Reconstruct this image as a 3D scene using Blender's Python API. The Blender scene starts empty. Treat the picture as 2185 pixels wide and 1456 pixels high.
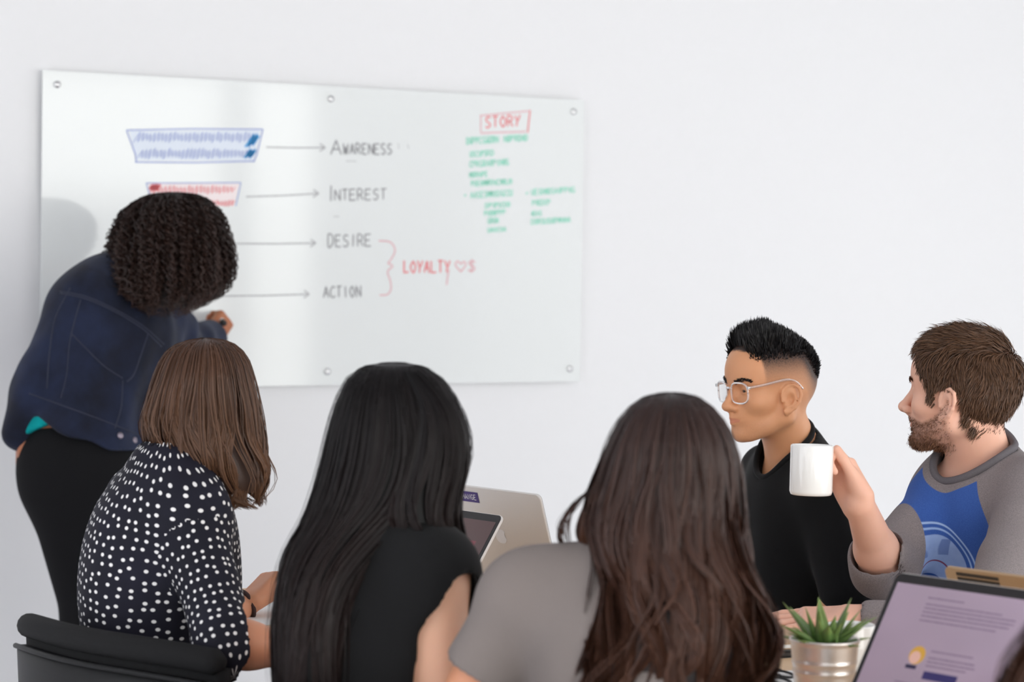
import bpy, math, random
import numpy as np
from mathutils import Vector, Matrix

random.seed(7)
RNG = np.random.default_rng(11)
scene = bpy.context.scene
COL = scene.collection

# ------------------------------------------------------------------ camera
W_PX, H_PX, F_PX = 2185.0, 1456.0, 5160.0
CAM = np.array([0.0, 0.0, 1.42])
PITCH, ROLL = math.radians(1.83), 0.0145
_F = np.array([0, math.cos(PITCH), -math.sin(PITCH)])
_R0 = np.array([1.0, 0, 0])
_U0 = np.array([0, math.sin(PITCH), math.cos(PITCH)])
_R = _R0 * math.cos(ROLL) + _U0 * math.sin(ROLL)
_U = -_R0 * math.sin(ROLL) + _U0 * math.cos(ROLL)
cam_data = bpy.data.cameras.new('camera')
cam = bpy.data.objects.new('camera', cam_data)
COL.objects.link(cam)
cam_data.sensor_width = 36.0
cam_data.lens = 36.0 * F_PX / W_PX
cam_data.clip_start = 0.05
cam.matrix_world = Matrix(((_R[0], _U[0], -_F[0], CAM[0]), (_R[1], _U[1], -_F[1], CAM[1]),
                           (_R[2], _U[2], -_F[2], CAM[2]), (0, 0, 0, 1)))
cam_data.dof.use_dof = True
cam_data.dof.focus_distance = 4.72
cam_data.dof.aperture_fstop = 4.2
scene.camera = cam

# ------------------------------------------------------------------ view, world, daylight
scene.view_settings.view_transform = 'Standard'
scene.view_settings.look = 'None'
scene.view_settings.exposure = 0.0
scene.view_settings.gamma = 1.0
scene.view_settings.use_curve_mapping = False
scene.cycles.use_denoising = True
scene.cycles.max_bounces = 9
scene.cycles.diffuse_bounces = 6
scene.cycles.use_adaptive_sampling = True
scene.cycles.adaptive_threshold = 0.03
scene.cycles.sample_clamp_indirect = 6.0

world = bpy.data.worlds.new('world')
scene.world = world
world.use_nodes = True
world.node_tree.nodes['Background'].inputs[0].default_value = (0.86, 0.93, 1.0, 1)
world.node_tree.nodes['Background'].inputs[1].default_value = 1.2

# wall frame: UDIR runs along the whiteboard wall, VDIR points into it
UD = np.array([0.859, 0.512, 0.0]); UD /= np.linalg.norm(UD)
VD = np.array([-UD[1], UD[0], 0.0])
ZD = np.array([0, 0, 1.0])
WALL_V = 6.63
U0, U1, V0, CEIL = -1.6, 8.6, -2.3, 2.95
WIN = [(-0.9, 0.95), (1.1, 2.9), (3.05, 4.95), (5.1, 6.93), (7.08, 7.63)]   # openings of the back wall
WIN_Z = (0.05, 2.72)
SIDE = [(0.0, 1.25), (1.4, 2.65), (2.8, 4.05)]                                     # openings of the right wall, along v


BACK_POWER, SIDE_POWER, LEFT_POWER = 34.0, 11.0, 9.0
LEFT = [(1.6, 3.2), (3.35, 4.95)]                                               # unseen openings added to the left wall for fill light, along v


def UV3(u, v, z):
    return UD * u + VD * v + ZD * z


def window_light(p, out, along, wid, power, color=(1.0, 0.98, 0.912)):
    """daylight entering through one opening; out points to the outside"""
    ld = bpy.data.lights.new('daylight', 'AREA')
    ld.shape = 'RECTANGLE'
    ld.size = wid
    ld.size_y = WIN_Z[1] - WIN_Z[0]
    ld.energy = power * wid
    ld.color = color
    o = bpy.data.objects.new('daylight', ld)
    COL.objects.link(o)
    y = np.cross(out, along)
    o.matrix_world = Matrix(((along[0], y[0], out[0], p[0]), (along[1], y[1], out[1], p[1]), (along[2], y[2], out[2], p[2]), (0, 0, 0, 1)))
    return o


for a, b in WIN:
    window_light(UV3((a + b) / 2, V0 - 0.16, sum(WIN_Z) / 2), -VD, UD, b - a, BACK_POWER)
for a, b in SIDE:
    window_light(UV3(U1 + 0.16, (a + b) / 2, sum(WIN_Z) / 2), UD, VD, b - a, SIDE_POWER)
for a, b in LEFT:
    window_light(UV3(U0 - 0.16, (a + b) / 2, sum(WIN_Z) / 2), -UD, VD, b - a, LEFT_POWER, (0.96, 0.95, 1.0))  # added bluish fill, lifts the lower left of the whiteboard wall


def P(px, py, Y):
    """world point that the photograph shows at (px, py), at world depth Y"""
    d = _F * F_PX + _R * (px - W_PX / 2) - _U * (py - H_PX / 2)
    return CAM + d * (Y / d[1])


def PZ(px, py, z):
    d = _F * F_PX + _R * (px - W_PX / 2) - _U * (py - H_PX / 2)
    return CAM + d * ((z - CAM[2]) / d[2])


def PWALL(px, py, off=0.0):
    d = _F * F_PX + _R * (px - W_PX / 2) - _U * (py - H_PX / 2)
    return CAM + d * ((WALL_V - off - VD @ CAM) / (VD @ d))


# table frame: ND points across the table (from the women to the men), TD along it to the whiteboard
ND = np.array([0.76, 0.65, 0.0])
TD = np.array([-0.65, 0.76, 0.0])


def NT(n, t, z=0.0):
    return ND * n + TD * t + ZD * z


def V(*a):
    return np.array(a, float)


def unit(v):
    v = np.asarray(v, float)
    return v / np.linalg.norm(v)


# ------------------------------------------------------------------ materials
MATS = {}


class NT_:
    def __init__(s, m):
        s.t = m.node_tree
        s.n = s.t.nodes

    def node(s, typ, **kw):
        n = s.n.new(typ)
        for k, v in kw.items():
            setattr(n, k, v)
        return n

    def link(s, a, b):
        s.t.links.new(a, b)

    def math(s, op, a, b=None, c=None, clamp=False):
        n = s.n.new('ShaderNodeMath')
        n.operation = op
        n.use_clamp = clamp
        for i, x in enumerate((a, b, c)):
            if x is None:
                continue
            if isinstance(x, (int, float)):
                n.inputs[i].default_value = x
            else:
                s.link(x, n.inputs[i])
        return n.outputs[0]

    def mix(s, fac, a, b):
        n = s.n.new('ShaderNodeMix')
        n.data_type = 'RGBA'
        for i, x in ((0, fac), (6, a), (7, b)):
            if isinstance(x, (int, float)):
                n.inputs[i].default_value = x
            elif isinstance(x, (tuple, list)):
                n.inputs[i].default_value = (*x[:3], 1)
            else:
                s.link(x, n.inputs[i])
        return n.outputs[2]

    def attr(s, name):
        n = s.n.new('ShaderNodeAttribute')
        n.attribute_name = name
        return n.outputs['Fac']

    def edge(s, x, at, soft):
        n = s.n.new('ShaderNodeMapRange')
        n.interpolation_type = 'SMOOTHSTEP'
        s.link(x, n.inputs[0])
        n.inputs[1].default_value = at - soft
        n.inputs[2].default_value = at + soft
        return n.outputs[0]

    def noise(s, scale, detail=3.0, vec=None, rough=0.5):
        n = s.n.new('ShaderNodeTexNoise')
        n.inputs['Scale'].default_value = scale
        n.inputs['Detail'].default_value = detail
        n.inputs['Roughness'].default_value = rough
        if vec is not None:
            s.link(vec, n.inputs['Vector'])
        return n.outputs[0]

    def coord(s, which='Object', scale=None):
        c = s.n.new('ShaderNodeTexCoord').outputs[which]
        if scale is None:
            return c
        m = s.n.new('ShaderNodeMapping')
        m.inputs['Scale'].default_value = scale
        s.link(c, m.inputs[0])
        return m.outputs[0]

    def bump(s, height, strength, dist=0.002):
        n = s.n.new('ShaderNodeBump')
        n.inputs['Strength'].default_value = strength
        n.inputs['Distance'].default_value = dist
        s.link(height, n.inputs['Height'])
        s.link(n.outputs[0], s.b.inputs['Normal'])


def srgb(r, g, b):
    def f(c):
        c /= 255.0
        return c / 12.92 if c <= 0.04045 else ((c + 0.055) / 1.055) ** 2.4
    return (f(r), f(g), f(b))


def material(name, color=(0.8, 0.8, 0.8), rough=0.5, metal=0.0, spec=0.5, sss=0.0, coat=0.0, trans=0.0, noise=None, emit=None, sheen=0.0):
    m = bpy.data.materials.new(name)
    m.use_nodes = True
    h = NT_(m)
    h.b = m.node_tree.nodes['Principled BSDF']
    b = h.b
    b.inputs['Base Color'].default_value = (*color[:3], 1)
    b.inputs['Roughness'].default_value = rough
    b.inputs['Metallic'].default_value = metal
    b.inputs['Specular IOR Level'].default_value = spec
    b.inputs['Coat Weight'].default_value = coat
    b.inputs['Coat Roughness'].default_value = 0.04
    b.inputs['Transmission Weight'].default_value = trans
    b.inputs['Sheen Weight'].default_value = sheen
    if sss:
        b.inputs['Subsurface Weight'].default_value = sss
        b.inputs['Subsurface Radius'].default_value = (1.0, 0.35, 0.2)
        b.inputs['Subsurface Scale'].default_value = 0.008
    if emit:
        b.inputs['Emission Color'].default_value = (*emit[0], 1)
        b.inputs['Emission Strength'].default_value = emit[1]
    if noise:
        sc, amt, bumpv = noise
        nz = h.noise(sc, 4.0, h.coord('Object'))
        c0 = tuple(max(0, c * (1 - amt)) for c in color)
        c1 = tuple(min(1, c * (1 + amt)) for c in color)
        h.link(h.mix(nz, c0, c1), b.inputs['Base Color'])
        if bumpv:
            h.bump(nz, bumpv)
    MATS[name] = m
    return m, h


def M(n):
    return MATS[n]


material('wall_paint', srgb(235, 235, 236), 0.6, spec=0.25, noise=(30, 0.008, 0.03))
material('ceiling_paint', srgb(214, 214, 216), 0.8, spec=0.2, noise=(20, 0.01, 0.03))
material('window_paint', srgb(225, 225, 225), 0.5, noise=(20, 0.02, 0))
material('board_glass', srgb(230, 233, 232), 0.07, spec=0.5, noise=(1.2, 0.006, 0))
material('steel', (0.72, 0.72, 0.72), 0.25, 1.0, noise=(60, 0.03, 0))
material('black_plastic', srgb(24, 24, 26), 0.45, noise=(200, 0.08, 0.02))
material('chair_fabric', srgb(27, 27, 28), 0.85, spec=0.25, noise=(420, 0.18, 0.25))
material('chair_shell', srgb(22, 22, 23), 0.5, spec=0.25, noise=(60, 0.05, 0.02))
material('ceramic', srgb(244, 244, 242), 0.12, spec=0.5, coat=0.4, noise=(8, 0.005, 0))
material('paper', srgb(240, 240, 238), 0.7, spec=0.2, noise=(40, 0.01, 0.02))
material('kraft', srgb(178, 152, 126), 0.7, spec=0.2, noise=(120, 0.05, 0.05))
material('aluminium', srgb(222, 218, 214), 0.38, 0.28, noise=(300, 0.02, 0))
material('gold_aluminium', srgb(186, 156, 122), 0.4, 0.45, noise=(300, 0.02, 0))
material('bezel_black', srgb(22, 16, 18), 0.25, noise=(10, 0.05, 0))
material('purple_sticker', srgb(72, 55, 122), 0.5, noise=(60, 0.03, 0))
material('white_print', srgb(236, 236, 238), 0.6, noise=(60, 0.01, 0))
material('dark_print', srgb(58, 48, 40), 0.6, noise=(60, 0.05, 0))
material('ink_black', srgb(176, 176, 178), 0.6, noise=(90, 0.25, 0))
material('ink_black_strong', srgb(150, 150, 153), 0.6, noise=(90, 0.2, 0))
material('ink_blue', srgb(148, 162, 214), 0.6, noise=(90, 0.15, 0))
material('ink_sky', srgb(70, 165, 225), 0.6, noise=(90, 0.15, 0))
material('ink_red', srgb(234, 120, 124), 0.6, noise=(90, 0.15, 0))
material('ink_pink', srgb(226, 172, 178), 0.6, noise=(90, 0.15, 0))
material('ink_green', srgb(152, 224, 200), 0.6, noise=(90, 0.15, 0))
material('tint_blue', srgb(218, 226, 238), 0.3, noise=(60, 0.02, 0))
material('tint_red', srgb(240, 226, 226), 0.3, noise=(60, 0.02, 0))
material('ink_teal', srgb(120, 222, 205), 0.5, noise=(90, 0.12, 0))
material('galvanised', srgb(228, 222, 218), 0.30, 0.72, noise=(90, 0.06, 0.02))
material('soil', srgb(70, 48, 40), 0.95, spec=0.1, noise=(160, 0.4, 0.6))
material('hair_tie', srgb(58, 36, 34), 0.8, noise=(300, 0.2, 0.2))
material('gold', srgb(212, 160, 80), 0.25, 1.0, noise=(60, 0.03, 0))
material('eye_white', srgb(232, 226, 222), 0.15, noise=(60, 0.01, 0))
material('iris', srgb(40, 26, 20), 0.1, noise=(300, 0.2, 0))
material('copper_button', srgb(150, 140, 150), 0.35, 0.8, noise=(60, 0.05, 0))
material('shoe', srgb(32, 30, 30), 0.5, noise=(60, 0.05, 0.02))
material('trouser_black', srgb(19, 19, 21), 0.9, spec=0.2, noise=(500, 0.15, 0.15))
material('tee_black', srgb(22, 22, 23), 0.92, spec=0.2, noise=(600, 0.18, 0.15), sheen=0.05)
material('heather_grey', srgb(104, 100, 104), 0.92, spec=0.2, noise=(520, 0.2, 0.2))
material('tee_grey', srgb(128, 119, 115), 0.9, spec=0.2, noise=(600, 0.06, 0.15), sheen=0.05)
material('teal_knit', srgb(0, 150, 152), 0.9, spec=0.2, noise=(300, 0.12, 0.2))
material('clear_acetate', (0.95, 0.91, 0.90), 0.06, spec=0.5, trans=0.80, noise=(30, 0.01, 0))
m_, h_ = material('lens_glass', (0.97, 0.98, 0.98), 0.02, trans=1.0)
h_.b.inputs['IOR'].default_value = 1.12
h_.b.inputs['Alpha'].default_value = 0.35

# light oak table
m_, h_ = material('oak', srgb(216, 184, 146), 0.45, spec=0.35)
_c = h_.coord('Object', (2.0, 26.0, 26.0))
_n = h_.noise(3.0, 6.0, _c, 0.6)
h_.link(h_.mix(_n, srgb(200, 164, 124), srgb(228, 200, 166)), h_.b.inputs['Base Color'])
h_.bump(_n, 0.05)
# grey floor
m_, h_ = material('floor_concrete', srgb(238, 237, 242), 0.5, spec=0.3, noise=(6, 0.05, 0.05))
# leaf
m_, h_ = material('aloe', srgb(70, 105, 50), 0.4, spec=0.4, sss=0.1)
_t = h_.attr('ht')
_n = h_.noise(140, 2.0, h_.coord('Object'))
_k = h_.mix(_t, srgb(84, 124, 60), srgb(140, 168, 96))
h_.link(h_.mix(h_.math('MULTIPLY', _n, 0.45), _k, srgb(48, 82, 44)), h_.b.inputs['Base Color'])
# denim
m_, h_ = material('denim', srgb(30, 36, 56), 0.85, spec=0.2, sheen=0.08)
_n = h_.edge(h_.noise(4.5, 6.0, h_.coord('Object'), 0.65), 0.5, 0.2)
_w = h_.node('ShaderNodeTexWave')
_w.inputs['Scale'].default_value = 260
h_.link(h_.coord('Object'), _w.inputs['Vector'])
_k = h_.mix(_n, srgb(15, 16, 24), srgb(35, 43, 68))
h_.link(h_.mix(h_.math('MULTIPLY', _w.outputs[1], 0.25), _k, srgb(44, 52, 78)), h_.b.inputs['Base Color'])
h_.bump(_n, 0.3, 0.004)
material('denim_seam', srgb(44, 48, 66), 0.8, noise=(400, 0.3, 0.2))
# polka dot blouse
m_, h_ = material('polka', srgb(26, 26, 38), 0.8, spec=0.25)
_v = h_.node('ShaderNodeTexVoronoi')
_v.voronoi_dimensions = '2D'
_v.inputs['Scale'].default_value = 1.0
_v.inputs['Randomness'].default_value = 0.5
_u = h_.node('ShaderNodeUVMap')
h_.link(_u.outputs[0], _v.inputs['Vector'])
_e = h_.edge(_v.outputs['Distance'], 0.185, 0.035)
_n = h_.noise(7, 3, h_.coord('Object'))
h_.link(h_.mix(_e, srgb(240, 238, 236), h_.mix(_n, srgb(19, 19, 24), srgb(33, 32, 48))), h_.b.inputs['Base Color'])


def skin(name, c0, c1, stubble=None, fade=None):
    m, h = material(name, c0, 0.45, spec=0.35, sss=0.12)
    n1 = h.noise(14, 4.0, h.coord('Object'))
    n2 = h.noise(420, 2.0, h.coord('Object'))
    col = h.mix(n1, c0, c1)
    lip = h.edge(h.attr('lip'), 0.5, 0.4)
    col = h.mix(h.math('MULTIPLY', lip, 0.6), col, srgb(196, 118, 100))
    if fade is not None:          # cropped hair showing scalp, density stored on the skin
        a = h.attr('fade')
        g = h.math('MULTIPLY', a, h.math('ADD', 0.72, h.math('MULTIPLY', n2, 0.55)), clamp=True)
        col = h.mix(g, col, fade)
    if stubble is not None:
        a = h.attr('beard')
        n3 = h.noise(260, 3.0, h.coord('Object'))
        g = h.math('MULTIPLY', a, h.math('ADD', 0.25, n3), clamp=True)
        col = h.mix(g, col, stubble)
    h.link(col, h.b.inputs['Base Color'])
    h.bump(n2, 0.08, 0.0008)
    return m


skin('skin_tan', srgb(214, 150, 108), srgb(224, 166, 126), stubble=srgb(120, 78, 58), fade=srgb(46, 34, 32))
skin('skin_fair', srgb(226, 172, 148), srgb(236, 188, 166), stubble=srgb(96, 62, 44))
skin('skin_light', srgb(232, 178, 148), srgb(238, 190, 160))
skin('skin_warm', srgb(206, 140, 106), srgb(218, 156, 122))
skin('skin_brown', srgb(168, 104, 72), srgb(182, 118, 86))


def hair_mat(name, dark, light, tip, rough=0.42, spec=0.5):
    m, h = material(name, dark, rough, spec=spec)
    r = h.attr('hv')
    t = h.attr('ht')
    col = h.mix(r, dark, light)
    col = h.mix(h.math('MULTIPLY', t, h.math('ADD', 0.25, h.math('MULTIPLY', r, 0.75))), col, tip)
    h.link(col, h.b.inputs['Base Color'])
    return m


hair_mat('hair_brown', srgb(52, 34, 26), srgb(90, 61, 46), srgb(122, 88, 64), 0.42, .3)
hair_mat('hair_black', srgb(11, 10, 11), srgb(20, 17, 18), srgb(42, 30, 28), 0.42, .16)
hair_mat('hair_auburn', srgb(28, 18, 18), srgb(50, 33, 30), srgb(96, 62, 45), 0.40, .28)
hair_mat('hair_curl', srgb(20, 15, 15), srgb(44, 28, 24), srgb(62, 40, 32), 0.5, 0.3)
hair_mat('hair_crop', srgb(14, 13, 14), srgb(28, 26, 28), srgb(34, 32, 34), 0.5, 0.35)
hair_mat('hair_chestnut', srgb(52, 36, 28), srgb(86, 60, 44), srgb(106, 76, 54), 0.5, 0.3)
hair_mat('beard_brown', srgb(74, 48, 34), srgb(120, 82, 58), srgb(140, 100, 74), 0.55, 0.3)

# heather raglan with printed chest; 'raglan' = signed distance to the raglan seams, uv = chest plane in metres
m_, h_ = material('raglan', srgb(120, 116, 120), 0.92, spec=0.2, sheen=0.05)
_n = h_.noise(520, 3.0, h_.coord('Object'))
_n2 = h_.noise(60, 3.0, h_.coord('Object'))
_grey = h_.mix(_n, srgb(96, 90, 92), srgb(160, 150, 150))
_blue = h_.mix(_n, srgb(44, 76, 146), srgb(70, 106, 180))
_uv = h_.node('ShaderNodeUVMap')
_sep = h_.node('ShaderNodeSeparateXYZ')
h_.link(_uv.outputs[0], _sep.inputs[0])
_x, _y = _sep.outputs[0], _sep.outputs[1]


def _circ(h, x, y, cx, cy, sx=1.0, sy=1.0):
    dx = h.math('MULTIPLY', h.math('SUBTRACT', x, cx), sx)
    dy = h.math('MULTIPLY', h.math('SUBTRACT', y, cy), sy)
    return h.math('SQRT', h.math('ADD', h.math('MULTIPLY', dx, dx), h.math('MULTIPLY', dy, dy)))


_r = _circ(h_, _x, _y, 0.0, -0.185)
_body = h_.mix(h_.math('SUBTRACT', 1.0, h_.edge(_r, 0.102, 0.0012)), _blue, srgb(160, 186, 226))   # outer ring line
_body = h_.mix(h_.math('SUBTRACT', 1.0, h_.edge(_r, 0.099, 0.0012)), _body, _blue)
_body = h_.mix(h_.math('SUBTRACT', 1.0, h_.edge(_r, 0.094, 0.0012)), _body, srgb(150, 178, 222))
_body = h_.mix(h_.math('SUBTRACT', 1.0, h_.edge(_r, 0.091, 0.0012)), _body, _blue)
_disc = h_.mix(_n2, srgb(128, 154, 206), srgb(160, 182, 222))
_body = h_.mix(h_.math('SUBTRACT', 1.0, h_.edge(_r, 0.084, 0.0012)), _body, _disc)
_r2 = _circ(h_, _x, _y, -0.004, -0.217)
_body = h_.mix(h_.math('SUBTRACT', 1.0, h_.edge(_r2, 0.064, 0.001)), _body, srgb(120, 62, 92))
_body = h_.mix(h_.math('SUBTRACT', 1.0, h_.edge(_r2, 0.0605, 0.001)), _body, _disc)
_r3 = _circ(h_, _x, _y, 0.004, -0.230)
_body = h_.mix(h_.math('SUBTRACT', 1.0, h_.edge(_r3, 0.038, 0.001)), _body, srgb(44, 84, 160))
_r4 = _circ(h_, _x, _y, 0.002, -0.247)
_body = h_.mix(h_.math('SUBTRACT', 1.0, h_.edge(_r4, 0.024, 0.001)), _body, srgb(170, 188, 222))
# short slanted stroke inside the disc
_sx = h_.math('ABSOLUTE', h_.math('SUBTRACT', h_.math('ADD', _x, h_.math('MULTIPLY', _y, -0.25)), 0.075))
_sy = h_.math('ABSOLUTE', h_.math('SUBTRACT', _y, -0.133))
_bar = h_.math('MULTIPLY', h_.math('SUBTRACT', 1.0, h_.edge(_sx, 0.007, 0.001)), h_.math('SUBTRACT', 1.0, h_.edge(_sy, 0.016, 0.001)))
_body = h_.mix(h_.math('MULTIPLY', _bar, 0.7), _body, srgb(84, 108, 168))
_m = h_.edge(h_.attr('raglan'), 0.0, 0.0012)
h_.link(h_.mix(_m, _body, _grey), h_.b.inputs['Base Color'])
h_.bump(_n, 0.2, 0.001)

# laptop screen page, uv in 0..1
m_, h_ = material('screen_page', srgb(160, 142, 158), 0.12, spec=0.4)
_uv = h_.node('ShaderNodeUVMap')
_sep = h_.node('ShaderNodeSeparateXYZ')
h_.link(_uv.outputs[0], _sep.inputs[0])
_x, _y = _sep.outputs[0], _sep.outputs[1]


def _rect(h, x, y, x0, x1, y0, y1, s=0.003):
    a = h.math('MULTIPLY', h.edge(x, x0, s), h.math('SUBTRACT', 1.0, h.edge(x, x1, s)))
    b = h.math('MULTIPLY', h.edge(y, y0, s), h.math('SUBTRACT', 1.0, h.edge(y, y1, s)))
    return h.math('MULTIPLY', a, b)


_pg = h_.mix(h_.noise(2.0, 1.0, _uv.outputs[0]), srgb(150, 134, 150), srgb(172, 152, 170))
_word = h_.noise(60, 0.0, _uv.outputs[0])
for (x0, x1, yy) in ((0.20, 0.40, 0.91), (0.20, 0.62, 0.86), (0.20, 0.70, 0.83), (0.20, 0.70, 0.80), (0.20, 0.68, 0.77), (0.20, 0.62, 0.735),
                     (0.33, 0.56, 0.52), (0.33, 0.58, 0.47), (0.33, 0.59, 0.44), (0.33, 0.55, 0.41), (0.20, 0.34, 0.26), (0.20, 0.66, 0.2), (0.2, 0.62, 0.17)):
    _pg = h_.mix(h_.math('MULTIPLY', _rect(h_, _x, _y, x0, x1, yy, yy + 0.012), h_.math('ADD', 0.3, h_.math('MULTIPLY', _word, 0.5))), _pg, srgb(96, 76, 104))
_pg = h_.mix(_rect(h_, _x, _y, 0.335, 0.52, 0.315, 0.375), _pg, srgb(48, 40, 96))
_rr = _circ(h_, _x, _y, 0.265, 0.48, 1.0, 0.62)
_pg = h_.mix(h_.math('SUBTRACT', 1.0, h_.edge(_rr, 0.043, 0.003)), _pg, srgb(206, 158, 62))
_rr = _circ(h_, _x, _y, 0.258, 0.462, 1.0, 0.62)
_pg = h_.mix(h_.math('SUBTRACT', 1.0, h_.edge(_rr, 0.029, 0.003)), _pg, srgb(222, 176, 160))
_pg = h_.mix(_rect(h_, _x, _y, 0.225, 0.285, 0.375, 0.405), _pg, srgb(40, 34, 66))
h_.link(_pg, h_.b.inputs['Base Color'])
h_.link(_pg, h_.b.inputs['Emission Color'])
h_.b.inputs['Emission Strength'].default_value = 0.26

m_, h_ = material('screen_dark', srgb(74, 52, 52), 0.12, spec=0.5)
_uv = h_.node('ShaderNodeUVMap')
_sep = h_.node('ShaderNodeSeparateXYZ')
h_.link(_uv.outputs[0], _sep.inputs[0])
_pg = h_.mix(_rect(h_, _sep.outputs[0], _sep.outputs[1], 0.78, 0.9, 0.52, 0.74, 0.01), srgb(78, 58, 58), srgb(112, 58, 66))
h_.link(_pg, h_.b.inputs['Base Color'])
h_.link(_pg, h_.b.inputs['Emission Color'])
h_.b.inputs['Emission Strength'].default_value = 0.35


# ------------------------------------------------------------------ mesh helpers
def new_mesh(name, verts, faces, mat=None, parent=None, smooth=True, attrs=None, uv=None, mats=None, mat_idx=None):
    """faces: (n,k) array or a list of tuples; uv: per-loop array"""
    me = bpy.data.meshes.new(name)
    verts = np.asarray(verts, np.float32)
    if isinstance(faces, np.ndarray):
        k = faces.shape[1]
        me.vertices.add(len(verts))
        me.vertices.foreach_set('co', verts.ravel())
        me.loops.add(faces.size)
        me.loops.foreach_set('vertex_index', faces.astype(np.int32).ravel())
        me.polygons.add(len(faces))
        me.polygons.foreach_set('loop_start', np.arange(0, faces.size, k, dtype=np.int32))
        me.polygons.foreach_set('loop_total', np.full(len(faces), k, np.int32))
        me.update(calc_edges=True)
    else:
        me.from_pydata([tuple(map(float, v)) for v in verts], [], [tuple(map(int, f)) for f in faces])
        me.update()
    if smooth:
        me.polygons.foreach_set('use_smooth', np.ones(len(me.polygons), bool))
    if attrs:
        for k_, a in attrs.items():
            at = me.attributes.new(k_, 'FLOAT', 'POINT')
            at.data.foreach_set('value', np.asarray(a, np.float32))
    if uv is not None:
        l = me.uv_layers.new(name='uv')
        l.data.foreach_set('uv', np.asarray(uv, np.float32).ravel())
    for m in (mats or ([mat] if mat else [])):
        me.materials.append(M(m) if isinstance(m, str) else m)
    if mat_idx is not None:
        me.polygons.foreach_set('material_index', np.asarray(mat_idx, np.int32))
    o = bpy.data.objects.new(name, me)
    COL.objects.link(o)
    if parent is not None:
        o.parent = parent
    return o


def tag(o, label=None, cat=None, group=None, kind=None):
    if label:
        o['label'] = label
    if cat:
        o['category'] = cat
    if group:
        o['group'] = group
    if kind:
        o['kind'] = kind
    return o


def empty(name, loc=(0, 0, 0), axes=None):
    o = bpy.data.objects.new(name, None)
    COL.objects.link(o)
    o.empty_display_size = 0.05
    if axes is None:
        o.matrix_world = Matrix.Translation(Vector(tuple(map(float, loc))))
    else:
        x, y, z = axes
        o.matrix_world = Matrix(((x[0], y[0], z[0], loc[0]), (x[1], y[1], z[1], loc[1]), (x[2], y[2], z[2], loc[2]), (0, 0, 0, 1)))
    return o


class MB:
    """collects simple solids into one mesh"""
    def __init__(s):
        s.v, s.f = [], []

    def add(s, v, f):
        o = len(s.v)
        s.v += [tuple(map(float, p)) for p in v]
        s.f += [tuple(i + o for i in q) for q in f]
        return s

    def box(s, lo, hi, bev=0.0):
        lo, hi = np.array(lo, float), np.array(hi, float)
        if bev <= 0:
            v = [(x, y, z) for x in (lo[0], hi[0]) for y in (lo[1], hi[1]) for z in (lo[2], hi[2])]
            f = [(0, 1, 3, 2), (4, 6, 7, 5), (0, 4, 5, 1), (2, 3, 7, 6), (0, 2, 6, 4), (1, 5, 7, 3)]
            return s.add(v, f)
        b = min(bev, *(0.49 * (hi - lo)))
        rings = []
        c = (lo + hi) / 2
        e = (hi - lo) / 2
        # chamfered box as stacked octagonal outlines
        def ring(z, ins):
            x, y = e[0] - ins, e[1] - ins
            cc = max(b - ins, b * 0.3)
            pts = [(-x + cc, -y), (x - cc, -y), (x, -y + cc), (x, y - cc), (x - cc, y), (-x + cc, y), (-x, y - cc), (-x, -y + cc)]
            return [(c[0] + p[0], c[1] + p[1], z) for p in pts]
        rings = [ring(lo[2], b), ring(lo[2] + b * 0.3, b * 0.3), ring(lo[2] + b, 0), ring(hi[2] - b, 0), ring(hi[2] - b * 0.3, b * 0.3), ring(hi[2], b)]
        return s.loft(rings)

    def loft(s, rings, close=True, cap=True):
        n = len(rings[0])
        v = [p for r in rings for p in r]
        f = []
        for i in range(len(rings) - 1):
            for j in range(n if close else n - 1):
                k = (j + 1) % n
                f.append((i * n + j, i * n + k, (i + 1) * n + k, (i + 1) * n + j))
        if cap:
            f.append(tuple(reversed(range(n))))
            f.append(tuple((len(rings) - 1) * n + j for j in range(n)))
        return s.add(v, f)

    def lathe(s, prof, seg=40, c=(0, 0, 0), cap=False):
        rings = [[(c[0] + r * math.cos(2 * math.pi * j / seg), c[1] + r * math.sin(2 * math.pi * j / seg), c[2] + z) for j in range(seg)] for r, z in prof]
        return s.loft(rings, True, cap)

    def tube(s, pts, r, seg=8, cap=True):
        pts = [np.asarray(p, float) for p in pts]
        n = len(pts)
        rs = r if hasattr(r, '__len__') else [r] * n
        up = None
        rings = []
        for i in range(n):
            t = unit(pts[min(i + 1, n - 1)] - pts[max(i - 1, 0)])
            if up is None:
                up = V(0, 0, 1) if abs(t[2]) < 0.9 else V(1, 0, 0)
            a = unit(np.cross(t, up))
            up = np.cross(a, t)
            rings.append([pts[i] + rs[i] * (a * math.cos(2 * math.pi * j / seg) + up * math.sin(2 * math.pi * j / seg)) for j in range(seg)])
        return s.loft(rings, True, cap)

    def build(s, name, mat, parent=None, smooth=False, uv=None):
        return new_mesh(name, s.v, s.f, mat, parent, smooth, uv=uv)


def smooth_curve(pts, n=40):
    pts = np.asarray(pts, float)
    q = np.vstack([2 * pts[0] - pts[1], pts, 2 * pts[-1] - pts[-2]])
    out = []
    m = len(pts) - 1
    for t in np.linspace(0, m, n):
        i = min(int(t), m - 1)
        u = t - i
        a, b, c, d = q[i], q[i + 1], q[i + 2], q[i + 3]
        out.append(0.5 * ((2 * b) + (c - a) * u + (2 * a - 5 * b + 4 * c - d) * u * u + (3 * b - a - 3 * c + d) * u ** 3))
    return np.array(out)


# ------------------------------------------------------------------ implicit bodies
class Prim:
    pass


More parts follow.
